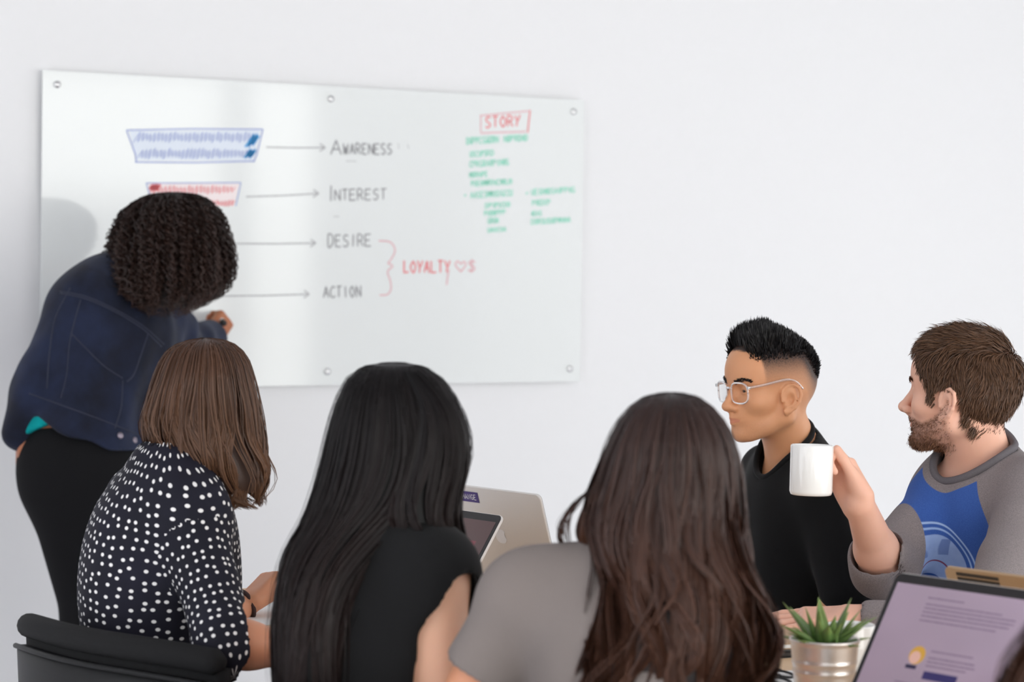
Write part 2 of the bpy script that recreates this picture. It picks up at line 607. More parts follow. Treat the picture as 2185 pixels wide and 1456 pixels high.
class Cone(Prim):
    def __init__(s, a, b, ra, rb=None):
        s.a, s.b = np.asarray(a, float), np.asarray(b, float)
        s.ra = ra
        s.rb = ra if rb is None else rb
        r = max(s.ra, s.rb)
        s.lo = np.minimum(s.a, s.b) - r
        s.hi = np.maximum(s.a, s.b) + r

    def __call__(s, p):
        ab = (s.b - s.a).astype(np.float32)
        q = p - s.a.astype(np.float32)
        t = np.clip(q @ ab / max(float(ab @ ab), 1e-12), 0, 1)
        q = q - t[:, None] * ab
        return np.sqrt(np.einsum('ij,ij->i', q, q)) - (s.ra + t * (s.rb - s.ra))


class Ell(Prim):
    def __init__(s, c, r, R=None):
        s.c = np.asarray(c, float)
        s.r = np.asarray(r, float)
        s.R = None if R is None else np.asarray(R, float)
        e = s.r if s.R is None else np.sqrt(((s.R * s.r[None, :]) ** 2).sum(1))
        s.lo, s.hi = s.c - e, s.c + e

    def __call__(s, p):
        q = p - s.c.astype(np.float32)
        if s.R is not None:
            q = q @ s.R.astype(np.float32)
        q = q / s.r.astype(np.float32)
        k0 = np.sqrt(np.einsum('ij,ij->i', q, q)) + 1e-9
        q = q / s.r.astype(np.float32)
        k1 = np.sqrt(np.einsum('ij,ij->i', q, q)) + 1e-9
        return k0 * (k0 - 1) / k1


class Box(Prim):
    def __init__(s, c, half, rad, R=None):
        s.c = np.asarray(c, float)
        s.h = np.asarray(half, float)
        s.rad = rad
        s.R = np.eye(3) if R is None else np.asarray(R, float)
        e = np.abs(s.R) @ (s.h + rad)
        s.lo, s.hi = s.c - e, s.c + e

    def __call__(s, p):
        q = np.abs((p - s.c.astype(np.float32)) @ s.R.astype(np.float32)) - s.h.astype(np.float32)
        o = np.maximum(q, 0)
        return np.sqrt(np.einsum('ij,ij->i', o, o)) + np.minimum(q.max(1), 0) - s.rad


class Half(Prim):
    """inside where (p - c).n < 0"""
    def __init__(s, c, n):
        s.c = np.asarray(c, float)
        s.n = unit(n)
        s.lo = s.hi = s.c

    def __call__(s, p):
        return (p - s.c.astype(np.float32)) @ s.n.astype(np.float32)


def smin(a, b, k):
    if k <= 0:
        return np.minimum(a, b)
    h = np.maximum(k - np.abs(a - b), 0) / k
    return np.minimum(a, b) - h * h * k * 0.25


def comb(op, d, e, k):
    if op == 'u':
        return smin(d, e, k)
    if op == 's':
        return -smin(-d, e, k)
    return -smin(-d, -e, k)     # 'i'


def field(ops, p, disp=None):
    p = np.asarray(p, np.float32)
    d = np.full(len(p), 1e3, np.float32)
    for op, pr, k in ops:
        d = comb(op, d, pr(p), k)
    if disp is not None:
        d = d + disp(p)
    return d


def gradient(ops, p, e=0.002):
    g = np.zeros((len(p), 3), np.float32)
    for i in range(3):
        dv = np.zeros(3)
        dv[i] = e
        g[:, i] = field(ops, p + dv) - field(ops, p - dv)
    return g / (np.linalg.norm(g, axis=1, keepdims=True) + 1e-9)


_EDGE = [(0, 1), (2, 3), (4, 5), (6, 7), (0, 2), (1, 3), (4, 6), (5, 7), (0, 4), (1, 5), (2, 6), (3, 7)]
_CORN = np.array([[(c >> 2) & 1, (c >> 1) & 1, c & 1] for c in range(8)])


def mesh_sdf(ops, h, disp=None, dmax=0.0):
    """surface nets on a sparse block grid -> verts, quads"""
    us = [pr for op, pr, k in ops if op == 'u']
    lo = np.min([p.lo for p in us], 0) - 0.03
    hi = np.max([p.hi for p in us], 0) + 0.03
    B = 8
    bs = B * h
    nb = np.ceil((hi - lo) / bs).astype(int) + 1
    gi = np.stack(np.meshgrid(*[np.arange(n) for n in nb], indexing='ij'), -1).reshape(-1, 3)
    cen = (lo + (gi + 0.5) * bs).astype(np.float32)
    d = np.full(len(cen), 1e3, np.float32)
    Ds = []
    for op, pr, k in ops:
        e = pr(cen)
        Ds.append(e)
        d = comb(op, d, e, k)
    hd = bs * 0.87
    kmax = max(k for _, _, k in ops)
    keep = np.abs(d) < hd * 1.9 + dmax + 0.004
    gi, dk = gi[keep], d[keep]
    nk = len(gi)
    loc = np.stack(np.meshgrid(*[np.arange(B + 1)] * 3, indexing='ij'), -1).reshape(-1, 3)
    pts = ((gi[:, None, :] * B + loc[None]) * h + lo).astype(np.float32)
    val = np.full((nk, len(loc)), 1e3, np.float32)
    for (op, pr, k), e in zip(ops, Ds):
        e = e[keep]
        if op == 'u':
            act = e < dk + 3.2 * hd + k + kmax + 0.012
        elif op == 's':
            act = e < k + 2 * hd + dmax
        else:
            act = e > -(k + 2 * hd + dmax)
        ix = np.nonzero(act)[0]
        if len(ix) == 0:
            continue
        q = pts[ix].reshape(-1, 3)
        val[ix] = comb(op, val[ix], pr(q).reshape(len(ix), -1), k)
    if disp is not None:
        val = val + disp(pts.reshape(-1, 3)).reshape(nk, -1)
    val = val.reshape(nk, B + 1, B + 1, B + 1)
    s = val < 0
    cs = [s[:, a:B + a, b:B + b, c:B + c] for a, b, c in _CORN]
    cnt = np.sum(cs, 0)
    bi, i, j, k = np.nonzero((cnt > 0) & (cnt < 8))
    cv = np.stack([val[bi, i + a, j + b, k + c] for a, b, c in _CORN], 1)
    acc = np.zeros((len(bi), 3))
    num = np.zeros(len(bi))
    for a, b in _EDGE:
        va, vb = cv[:, a], cv[:, b]
        x = (va < 0) != (vb < 0)
        t = np.where(x, va / np.where(x, va - vb, 1), 0)
        acc += np.where(x[:, None], _CORN[a] + t[:, None] * (_CORN[b] - _CORN[a]), 0)
        num += x
    cell = gi[bi] * B + np.stack([i, j, k], 1)
    verts = lo + (cell + acc / num[:, None]) * h
    dims = (nb + 1) * B
    key = (cell[:, 0] * dims[1] + cell[:, 1]) * dims[2] + cell[:, 2]
    order = np.argsort(key)
    skey = key[order]
    quads = []
    for ax in range(3):
        sa = s[:, :B, :B, :B]
        sl = [slice(None), slice(0, B), slice(0, B), slice(0, B)]
        sl[ax + 1] = slice(1, B + 1)
        sb = s[tuple(sl)]
        e, i, j, k = np.nonzero(sa != sb)
        flip = sa[e, i, j, k]
        base = gi[e] * B + np.stack([i, j, k], 1)
        b1, b2 = [(1, 2), (2, 0), (0, 1)][ax]
        idx = []
        ok = np.ones(len(e), bool)
        for o1, o2 in ((-1, -1), (0, -1), (0, 0), (-1, 0)):
            c = base.copy()
            c[:, b1] += o1
            c[:, b2] += o2
            kk = (c[:, 0] * dims[1] + c[:, 1]) * dims[2] + c[:, 2]
            pos = np.clip(np.searchsorted(skey, kk), 0, len(skey) - 1)
            ok &= skey[pos] == kk
            idx.append(order[pos])
        q = np.stack(idx, 1)
        q = np.where(flip[:, None], q, q[:, ::-1])[ok]
        quads.append(q)
    return verts, np.concatenate(quads)


def wavy(freq, seed, n=7, stretch=None):
    """smooth pseudo noise in about -1..1"""
    r = np.random.default_rng(seed)
    K = r.normal(size=(n, 3))
    K /= np.linalg.norm(K, axis=1, keepdims=True)
    K *= (freq * (0.6 + 0.9 * r.random((n, 1))))
    if stretch is not None:
        d, s = unit(stretch[0]), stretch[1]
        K = K - (1 - s) * (K @ d)[:, None] * d[None]
    ph = r.random(n) * 6.28
    K = K.astype(np.float32)

    def f(p):
        return np.sin(p @ K.T + ph.astype(np.float32)).sum(1) / math.sqrt(n) / 1.4
    return f


# ------------------------------------------------------------------ hair
def strand_mesh(name, paths, outward, width, mat, parent, roll=0.6, hv=None, taper=True, core=None, rng=RNG):
    """paths (n,m,3) -> one mesh of ribbons; outward (n,m,3) or (n,3)"""
    n, m, _ = paths.shape
    tan = np.gradient(paths, axis=1)
    tan /= np.linalg.norm(tan, axis=2, keepdims=True) + 1e-9
    if outward.ndim == 2:
        outward = np.repeat(outward[:, None, :], m, 1)
    side = np.cross(tan, outward)
    side /= np.linalg.norm(side, axis=2, keepdims=True) + 1e-9
    nor = np.cross(side, tan)
    a = rng.normal(0, roll, (n, 1, 1))
    side = side * np.cos(a) + nor * np.sin(a)
    w = np.broadcast_to(np.asarray(width, float).reshape(-1, 1), (n, 1)) * np.ones((1, m))
    t = np.linspace(0, 1, m)
    if taper:
        w = w * (np.clip(0.35 + 3 * t, 0, 1) * np.clip((1.02 - t) * 4, 0.12, 1))[None]
    off = side * w[:, :, None] * 0.5
    v = np.stack([paths - off, paths + off], 2).reshape(-1, 3)
    base = (np.arange(n)[:, None] * m + np.arange(m - 1)[None]) * 2
    f = np.stack([base, base + 1, base + 3, base + 2], -1).reshape(-1, 4)
    if hv is None:
        hv = rng.random(n)
    HV = np.repeat(hv, m * 2)
    HT = np.tile(np.repeat(t, 2), n)
    if core is not None:
        cv, cf = core
        f = np.concatenate([f, cf + len(v)])
        v = np.concatenate([v, cv])
        HV = np.concatenate([HV, np.full(len(cv), 0.15)])
        HT = np.concatenate([HT, np.zeros(len(cv))])
    return new_mesh(name, v, f, mat, parent, True, {'hv': HV, 'ht': HT})


def sec(py, L, R, Y, hd, dy=0.0):
    c = P((L + R) / 2, py, Y)
    a = P(R, py, Y + dy) - c
    return c, a, V(0, hd, 0)


class Loft:
    def __init__(s, secs, n=160):
        C = np.array([x[0] for x in secs])
        A = np.array([x[1] for x in secs])
        B = np.array([x[2] for x in secs])
        s.C, s.A, s.B = smooth_curve(C, n), smooth_curve(A, n), smooth_curve(B, n)
        # equalise arc length along the outer line
        ln = np.linalg.norm(np.diff(s.C + s.A, axis=0), axis=1) + np.linalg.norm(np.diff(s.C - s.A, axis=0), axis=1)
        cum = np.concatenate([[0], np.cumsum(ln)])
        cum /= cum[-1]
        g = np.linspace(0, 1, n)
        for k in 'CAB':
            X = getattr(s, k)
            setattr(s, k, np.stack([np.interp(g, cum, X[:, i]) for i in range(3)], 1))
        s.n = n

    def at(s, v, th, w):
        x = np.clip(v, 0, 1) * (s.n - 1)
        i = np.clip(x.astype(int), 0, s.n - 2)
        u = (x - i)[..., None]
        C = s.C[i] * (1 - u) + s.C[i + 1] * u
        A = s.A[i] * (1 - u) + s.A[i + 1] * u
        B = s.B[i] * (1 - u) + s.B[i + 1] * u
        rad = A * np.cos(th)[..., None] + B * np.sin(th)[..., None]
        tg = -A * np.sin(th)[..., None] + B * np.cos(th)[..., None]
        tg = tg / (np.linalg.norm(tg, axis=-1, keepdims=True) + 1e-9)
        return C + rad * w[..., None], rad / (np.linalg.norm(rad, axis=-1, keepdims=True) + 1e-9), tg

    def core(s, w=0.93, v0=0.0, v1=1.0, nt=48, nv=50, th0=0.0, th1=2 * math.pi):
        th = np.linspace(th0, th1, nt)
        v = np.linspace(v0, v1, nv)
        VV, TT = np.meshgrid(v, th, indexing='ij')
        p, _, _ = s.at(VV, TT, np.full_like(VV, w))
        idx = np.arange(nt * nv).reshape(nv, nt)
        f = np.stack([idx[:-1, :-1], idx[:-1, 1:], idx[1:, 1:], idx[1:, :-1]], -1).reshape(-1, 4)
        return p.reshape(-1, 3), f


def loft_paths(L, n, m, seed, th=(0, 2 * math.pi), wl=(0.92, 1.02), vend=(0.86, 1.0), vcap=None, amp=0.006, freq=1.4, nclump=90, drift=0.12,
               tuck=0.35, v0=0.0, fine=0.0015, envelope=2.0):
    r = np.random.default_rng(seed)
    T = r.uniform(th[0], th[1], n)
    ce = np.sort(r.uniform(th[0], th[1], nclump))
    cid = np.argmin(np.abs(T[:, None] - ce[None]), 1)
    w0 = r.uniform(wl[0], wl[1], n)
    ve = r.uniform(vend[0], vend[1], n)
    if vcap is not None:
        ve = np.minimum(ve, vcap(T) * r.uniform(0.94, 1.0, n))
    vs = v0 + r.random(n) * 0.02
    t = np.linspace(0, 1, m)
    v = vs[:, None] + t[None] * (ve - vs)[:, None]
    ph, ph2 = r.random(nclump) * 6.28, r.random(nclump) * 6.28
    cd = r.normal(0, drift, nclump)
    e = np.clip(v, 0, 1) ** envelope
    th_ = T[:, None] + (ce[cid] - T)[:, None] * tuck * e + (cd[cid])[:, None] * e
    wc = r.normal(0, 0.03, nclump)
    w = w0[:, None] + wc[cid][:, None] * e
    p, rad, tg = L.at(v, th_, w)
    fr = freq * (0.8 + 0.4 * r.random(nclump))
    am = amp * (0.5 + r.random(nclump))
    k = (am[cid])[:, None] * e
    p = p + tg * (k * np.sin(6.28 * fr[cid][:, None] * v + ph[cid][:, None]))[..., None] + rad * (0.6 * k * np.cos(6.28 * fr[cid][:, None] * v + ph2[cid][:, None]))[..., None]
    if fine:
        a1, a2 = r.random((n, 1)) * 6.28, r.normal(0, 1, (n, 1))
        p = p + tg * (fine * a2 * np.sin(9 * v + a1) * (0.2 + v))[..., None]
    hv = np.clip(r.random(nclump)[cid] * 0.35 + r.random(n) * 0.65, 0, 1)
    return p, rad, hv


# ------------------------------------------------------------------ anatomy
class Frame:
    def __init__(s, c, fwd, up=(0, 0, 1), sc=1.0):
        s.c = np.asarray(c, float)
        x = unit(fwd)
        y = unit(np.cross(up, x))
        z = np.cross(x, y)
        s.R = np.stack([x, y, z], 1)
        s.s = sc

    def p(s, *q):
        if len(q) == 1:
            q = q[0]
        return s.c + s.R @ (np.asarray(q, float) * s.s)

    def local(s, v):
        return ((np.asarray(v) - s.c) @ s.R) / s.s


def head_ops(F, nose=1.0, tip=(0.113, -0.037), jaw=1.0, ears=True, detail=True, chin=0.0):
    ops = []
    sc = F.s

    def E(c, r, R=None):
        return Ell(F.p(c), np.array(r) * sc, F.R if R is None else F.R @ R)

    def C(a, b, ra, rb):
        return Cone(F.p(a), F.p(b), ra * sc, rb * sc)

    def u(pr, k):
        ops.append(('u', pr, k * sc))

    def sub(pr, k):
        ops.append(('s', pr, k * sc))
    u(E((-0.010, 0, 0.030), (0.100, 0.077, 0.084)), 0)
    u(E((-0.045, 0, 0.005), (0.060, 0.064, 0.066)), 0.03)
    u(E((0.045, 0, 0.036), (0.045, 0.060, 0.056)), 0.03)
    u(E((0.035, 0, -0.030), (0.052, 0.057, 0.070)), 0.03)
    u(E((0.066, 0, -0.058), (0.030, 0.033, 0.030)), 0.02)
    u(E((0.030, 0, -0.078), (0.055, 0.043 * jaw, 0.028)), 0.02)
    for sg in (1, -1):
        u(C((-0.012, sg * 0.059, -0.01), (-0.004, sg * 0.053 * jaw, -0.062), 0.014, 0.017), 0.022)
        u(C((-0.004, sg * 0.052 * jaw, -0.062), (0.062, sg * 0.018, -0.098), 0.016, 0.015), 0.022)
        u(E((0.054, sg * 0.044, -0.030), (0.026, 0.019, 0.018)), 0.022)
    u(E((0.077 + chin, 0, -0.099), (0.017, 0.021, 0.016)), 0.016)
    for sg in (1, -1):
        u(C((0.081, sg * 0.010, 0.017), (0.066, sg * 0.045, 0.019), 0.010, 0.008), 0.014)
        sub(E((0.092, sg * 0.031, -0.002), (0.013, 0.018, 0.0105)), 0.012)
        u(E((0.0715, sg * 0.031, -0.002), (0.0148, 0.0158, 0.0128)), 0.004)
    tx, tz = tip
    u(C((0.087, 0, 0.005), (tx - 0.002, 0, tz + 0.003), 0.0075, 0.0092), 0.012)
    u(C((tx - 0.004, 0, tz - 0.003), (0.088, 0, -0.056), 0.0062, 0.011), 0.006)
    u(E((tx, 0, tz), (0.0105 * nose, 0.0115 * nose, 0.0095 * nose)), 0.006)
    for sg in (1, -1):
        u(E((tx - 0.013, sg * 0.0125 * nose, tz - 0.004), (0.010, 0.0075, 0.0080)), 0.005)
    if detail:
        for sg in (1, -1):
            sub(E((tx - 0.009, sg * 0.0065, tz - 0.0125), (0.005, 0.0028, 0.003)), 0.002)
            sub(E((0.0875, sg * 0.032, -0.0028), (0.0075, 0.0118, 0.0030)), 0.002)
        for sg in (1, -1):
            u(C((0.0965, 0, -0.0622), (0.082, sg * 0.023, -0.0655), 0.0054, 0.0033), 0.005)
            u(C((0.0945, 0, -0.0716), (0.082, sg * 0.020, -0.0685), 0.0060, 0.0033), 0.005)
        for sg in (1, -1):
            sub(C((0.104, 0, -0.0670), (0.0865, sg * 0.029, -0.0635), 0.0015, 0.0013), 0.003)
    if ears:
        ops += ear_ops(F, detail)
    return ops


def ear_ops(F, detail=True):
    ops = []
    sc = F.s
    out = []
    for sg in (1, -1):
        def e(x, z, o=0.0):
            return F.p(0.004 + x - 0.18 * z, sg * (0.0715 + 0.55 * max(0.010 - x, 0) + o), -0.024 + z + 0.15 * x)
        helix = [(0.012, 0.004), (0.011, 0.018), (0.004, 0.028), (-0.008, 0.0315), (-0.019, 0.026), (-0.0245, 0.012), (-0.0225, -0.004), (-0.016, -0.017), (-0.008, -0.026)]
        plate = Ell(e(-0.006, 0.002, -0.002), np.array((0.017, 0.0048, 0.029)) * sc,
                    F.R @ np.array([[0.88, sg * 0.47, 0], [-sg * 0.47, 0.88, 0], [0, 0, 1.0]]))
        ops.append(('u', plate, 0.006 * sc))
        if detail:
            cc = e(-0.004, -0.001, 0.006)
            ops.append(('s', Ell(cc, np.array((0.0095, 0.009, 0.0135)) * sc, F.R), 0.003 * sc))
            anti = [(-0.002, 0.02), (-0.012, 0.014), (-0.0155, 0.002), (-0.011, -0.012), (-0.003, -0.017)]
            for a, b in zip(anti[:-1], anti[1:]):
                ops.append(('u', Cone(e(*a, 0.0015), e(*b, 0.0015), 0.0026 * sc), 0.002 * sc))
            ops.append(('u', Ell(e(0.009, -0.004, 0.002), np.array((0.004, 0.004, 0.006)) * sc, F.R), 0.003 * sc))
        for a, b in zip(helix[:-1], helix[1:]):
            ops.append(('u', Cone(e(*a, 0.002), e(*b, 0.002), 0.0037 * sc), 0.002 * sc))
        ops.append(('u', Ell(e(-0.001, -0.026, 0.001), np.array((0.0085, 0.0045, 0.009)) * sc, F.R), 0.005 * sc))
    return ops


FING = [(0.030, (0.043, 0.026, 0.021), 0.0088), (0.0105, (0.047, 0.030, 0.022), 0.0090), (-0.0095, (0.043, 0.028, 0.021), 0.0086), (-0.0285, (0.034, 0.021, 0.019), 0.0076)]


def hand_ops(wrist, xdir, dorsal, thumb, curl=((20, 30, 20),) * 4, spread=4.0, tdir=(0.6, 0.75, -0.25), tbend=0.35, sc=1.0, fore=None):
    """xdir: towards the fingers, dorsal: back of the hand, thumb: +1/-1 side of (dorsal x xdir)"""
    x = unit(xdir)
    z = unit(np.asarray(dorsal, float) - x * (np.asarray(dorsal, float) @ x))
    y = np.cross(z, x) * thumb
    R = np.stack([x, y, z], 1)
    w = np.asarray(wrist, float)

    def L(*q):
        return w + R @ (np.array(q) * sc)
    ops = []
    ops.append(('u', Box(L(0.045, 0.001, 0), np.array((0.036, 0.028, 0.004)) * sc, 0.010 * sc, R), 0.02 * sc))
    ops.append(('u', Ell(L(0.035, 0.022, -0.008), np.array((0.030, 0.016, 0.014)) * sc, R), 0.012 * sc))
    ops.append(('u', Ell(L(0.035, -0.022, -0.006), np.array((0.032, 0.014, 0.013)) * sc, R), 0.012 * sc))
    for (yo, lens, rad), cu, i in zip(FING, curl, range(4)):
        p = np.array((0.084 - 0.005 * abs(i - 1), yo, 0.001))
        a = 0.0
        sp = math.radians(spread * (1.2 - i))
        rr = rad
        for ln, c in zip(lens, cu):
            a += math.radians(c)
            d = np.array((math.cos(a) * math.cos(sp), math.cos(a) * math.sin(sp), -math.sin(a)))
            q = p + d * ln
            ops.append(('u', Cone(L(*p), L(*q), rr * sc, rr * 0.92 * sc), 0.003 * sc if ln != lens[0] else 0.006 * sc))
            p = q
            rr *= 0.92
    td = unit(tdir)
    p = np.array((0.018, 0.024, -0.006))
    q = p + td * 0.042
    ops.append(('u', Cone(L(*p), L(*q), 0.0140 * sc, 0.0118 * sc), 0.012 * sc))
    t2 = unit(td + tbend * np.array((0.9, -0.5, 0)))
    r_ = q + t2 * 0.031
    ops.append(('u', Cone(L(*q), L(*r_), 0.0116 * sc, 0.0108 * sc), 0.003 * sc))
    t3 = unit(t2 + tbend * np.array((0.9, -0.5, 0)))
    e = r_ + t3 * 0.022
    ops.append(('u', Cone(L(*r_), L(*e), 0.0110 * sc, 0.0095 * sc), 0.003 * sc))
    return ops


class Body:
    """joints in world space; builds skin and clothing fields that share the same torso and limbs"""
    def __init__(s, pelvis, neck, sh_l, sh_r, head, dims=None, waist=None, chest=None, **limbs):
        s.pelvis, s.neck, s.sh_l, s.sh_r = pelvis, neck, sh_l, sh_r
        s.head = head
        s.dims = dict(cw=0.150, cd=0.105, ww=0.130, wd=0.092, pw=0.165, pd=0.115, arm=0.042, fore=0.034, wristr=0.025, thigh=0.078, nk=0.052, sh=0.054)
        if dims:
            s.dims.update(dims)
        s.up = unit(neck - pelvis)
        l = sh_l - sh_r
        s.left = unit(l - s.up * (l @ s.up))
        s.fwd = np.cross(s.left, s.up)
        s.R = np.stack([s.fwd, s.left, s.up], 1)
        s.L = limbs
        s.waist = pelvis + (neck - pelvis) * 0.36 if waist is None else waist
        s.chest = pelvis + (neck - pelvis) * 0.68 if chest is None else chest

    def torso(s, g=0.0, low=True, drop=0.0):
        d = s.dims
        ln = np.linalg.norm(s.neck - s.pelvis)
        ops = [('u', Ell(s.chest, (d['cd'] + g, d['cw'] + g, ln * 0.30 + g), s.R), 0),
               ('u', Ell(s.waist, (d['wd'] + g, d['ww'] + g, ln * 0.30 + g), s.R), 0.10)]
        if low:
            ops.append(('u', Ell(s.pelvis + s.up * 0.02, (d['pd'] + g, d['pw'] + g, 0.13 + g), s.R), 0.10))
        sh = d['sh']
        mid = (s.sh_l + s.sh_r) / 2
        for q in (s.sh_l, s.sh_r):
            ops.append(('u', Cone(mid + (q - mid) * 0.2 - s.up * 0.03, q, 0.07 + g, sh + g), 0.06))
            nb = s.neck + s.up * 0.012
            ops.append(('u', Cone(nb, q + s.up * 0.004, 0.042 + g * 1.1, 0.040 + g), 0.05))
        return ops

    def neck_ops(s, k=0.022):
        d = s.dims
        F = s.head
        return [('u', Cone(F.p(-0.022, 0, -0.055), s.neck + s.up * 0.0, d['nk'] * F.s, d['nk'] * 1.08), k)]

    def arm(s, side, g=0.0, stop=1.0, fore=True, k=0.03, g2=None):
        d = s.dims
        sh = getattr(s, 'sh_' + side)
        el, wr = s.L['el_' + side], s.L['wr_' + side]
        g2 = g if g2 is None else g2
        ops = [('u', Cone(sh, el, d['sh'] * 0.92 + g, d['arm'] * 0.95 + g), k)]
        if fore:
            mid = el + (wr - el) * 0.3
            end = el + (wr - el) * stop
            r1 = d['fore'] * 1.12
            if stop <= 0.3:
                ops.append(('u', Cone(el, end, d['arm'] * 0.93 + g, r1 + g2), 0.02))
            else:
                ops.append(('u', Cone(el, mid, d['arm'] * 0.93 + g, r1 + g2), 0.02))
                ops.append(('u', Cone(mid, end, r1 + g2, r1 + (d['wristr'] - r1) * (stop - 0.3) / 0.7 + g2), 0.02))
        return ops

    def legs(s, g=0.0, foot=False):
        d = s.dims
        ops = []
        for sd, sg in (('l', 1), ('r', -1)):
            hip = s.L.get('hip_' + sd, s.pelvis + s.left * sg * 0.085)
            kn, an = s.L['kn_' + sd], s.L['an_' + sd]
            ops.append(('u', Cone(hip, kn, d['thigh'] + g, 0.052 + g), 0.05))
            ops.append(('u', Cone(kn, an, 0.052 + g, 0.036 + g), 0.03))
            if foot:
                f = unit(V(s.fwd[0], s.fwd[1], 0))
                heel = V(an[0], an[1], 0.036)
                ops.append(('u', Cone(heel - f * 0.03, heel + f * 0.16, 0.034 + g, 0.026 + g), 0.03))
        return ops


def seated_legs(pel, fwd, left, spread=0.09, out=0.40, back=0.02):
    f, l = unit(V(fwd[0], fwd[1], 0)), unit(V(left[0], left[1], 0))
    r = {}
    for sd, sg in (('l', 1), ('r', -1)):
        hip = pel + l * sg * 0.085
        kn = V(*(hip + f * out + l * sg * (spread - 0.06)))
        kn[2] = 0.515
        an = kn - f * back
        an = V(an[0], an[1], 0.09)
        r['hip_' + sd], r['kn_' + sd], r['an_' + sd] = hip, kn, an
    return r


def face_attrs(F, v, fade=None, beard=None):
    q = F.local(v)
    x, y, z = q[:, 0], q[:, 1], q[:, 2]

    def ss(t):
        t = np.clip(t, 0, 1)
        return t * t * (3 - 2 * t)
    lip = ss((0.0088 - 0.20 * np.abs(y) - np.abs(z + 0.0672)) / 0.004) * ss((x - 0.083) / 0.006) * ss((0.024 - np.abs(y)) / 0.006)
    near = (x > -.14) & (x < .14) & (np.abs(y) < .11) & (z > -.14) & (z < .16)
    out = {'lip': lip * near}
    out['fade'] = fade(x, y, z) * near if fade else np.zeros(len(v))
    out['beard'] = beard(x, y, z) * (1 - lip) * near if beard else np.zeros(len(v))
    return out


def make_body(name, B, ops, h, mat, attrs=None, keep=None):
    """keep: share of triangles left where the surface is flat enough to thin out"""
    v, f = mesh_sdf(ops, h)
    o = new_mesh(name, v, f, mat, None, True, attrs(v) if attrs else {k: np.zeros(len(v)) for k in ('lip', 'fade', 'beard')})
    if keep:
        md = o.modifiers.new('thin', 'DECIMATE')
        md.ratio = keep
        dg = bpy.context.evaluated_depsgraph_get()
        me = bpy.data.meshes.new_from_object(o.evaluated_get(dg), depsgraph=dg)
        o.modifiers.clear()
        old = o.data
        o.data = me
        bpy.data.meshes.remove(old)
        me.polygons.foreach_set('use_smooth', np.ones(len(me.polygons), bool))
        if attrs:
            co = np.empty((len(me.vertices), 3), np.float32)
            me.vertices.foreach_get('co', co.reshape(-1))
            for k_, a in attrs(co.astype(float)).items():
                at = me.attributes.get(k_) or me.attributes.new(k_, 'FLOAT', 'POINT')
                at.data.foreach_set('value', np.asarray(a, np.float32))
    return o


def relax(v, f, n):
    for _ in range(n):
        c = v[f].mean(1)
        acc = np.zeros_like(v)
        cnt = np.zeros(len(v))
        for k in range(f.shape[1]):
            np.add.at(acc, f[:, k], c)
            np.add.at(cnt, f[:, k], 1)
        v = v * .35 + .65 * acc / np.maximum(cnt, 1)[:, None]
    return v


def garment(name, ops, h, mat, parent, disp=None, dmax=0.0, attrs=None, uvf=None):
    v, f = mesh_sdf(ops, h, disp, dmax)
    v = relax(v, f, 4)
    at = attrs(v) if attrs else None
    uv = None
    if uvf:
        uv = uvf(v, f)
    return new_mesh(name, v, f, mat, parent, True, at, uv)


def eyes(F, person, look=(1, 0, 0)):
    for sg in (1, -1):
        mb = MB()
        c = F.p(0.0715, sg * 0.031, -0.002)
        d = unit(F.R @ unit(look))
        R = Frame(c, d).R
        v, f = [], []
        seg, rings = 20, 12
        r = 0.0127 * F.s
        idx = []
        for i in range(rings + 1):
            a = math.pi * i / rings
            for j in range(seg):
                b = 2 * math.pi * j / seg
                v.append(c + R @ (r * np.array((math.cos(a), math.sin(a) * math.cos(b), math.sin(a) * math.sin(b)))))
        mi = []
        for i in range(rings):
            for j in range(seg):
                f.append((i * seg + j, i * seg + (j + 1) % seg, (i + 1) * seg + (j + 1) % seg, (i + 1) * seg + j))
                mi.append(1 if i < 2 else 0)
        new_mesh('eye', v, f, None, person, True, mats=['eye_white', 'iris'], mat_idx=mi)


def surface_strands(ops, roots, flow, length, n_seg, lift, rng, curl=0.0, gravity=0.0, jitter=0.15, hug=0.004):
    """strands grown from surface points; flow(p, n, t) gives the combing direction"""
    n = len(roots)
    p = roots.astype(float).copy()
    nr = gradient(ops, p)
    path = [p - nr * 0.002]
    outw = [nr]
    seg = (length / n_seg)[:, None]
    jit = rng.normal(0, jitter, (n, 3))
    for k in range(n_seg):
        t = (k + 1) / n_seg
        nn = gradient(ops, p)
        d = flow(p, nn, t)
        d = d - nn * np.sum(d * nn, 1, keepdims=True)
        d /= np.linalg.norm(d, axis=1, keepdims=True) + 1e-9
        d = d + nn * lift(t) + jit * (0.4 + t) + np.array([0, 0, -gravity * t])
        d /= np.linalg.norm(d, axis=1, keepdims=True) + 1e-9
        p = p + d * seg
        dist = field(ops, p)
        push = np.maximum(hug - dist, 0)[:, None]
        p = p + nn * push
        path.append(p.copy())
        outw.append(nn)
    return np.stack(path, 1), np.stack(outw, 1)


def pick_roots(v, density, n, rng):
    w = np.clip(density, 0, None)
    w = w / w.sum()
    i = rng.choice(len(v), n, p=w)
    return v[i] + rng.normal(0, 0.0012, (n, 3))


# ================================================================== THE ROOM
def uvz(o):
    o.matrix_world = Matrix(((UD[0], VD[0], 0, 0), (UD[1], VD[1], 0, 0), (0, 0, 1, 0), (0, 0, 0, 1)))
    return o


def struct(name, lo, hi, mat, label=None):
    o = uvz(MB().box(lo, hi).build(name, mat))
    return tag(o, label, None, None, 'structure')


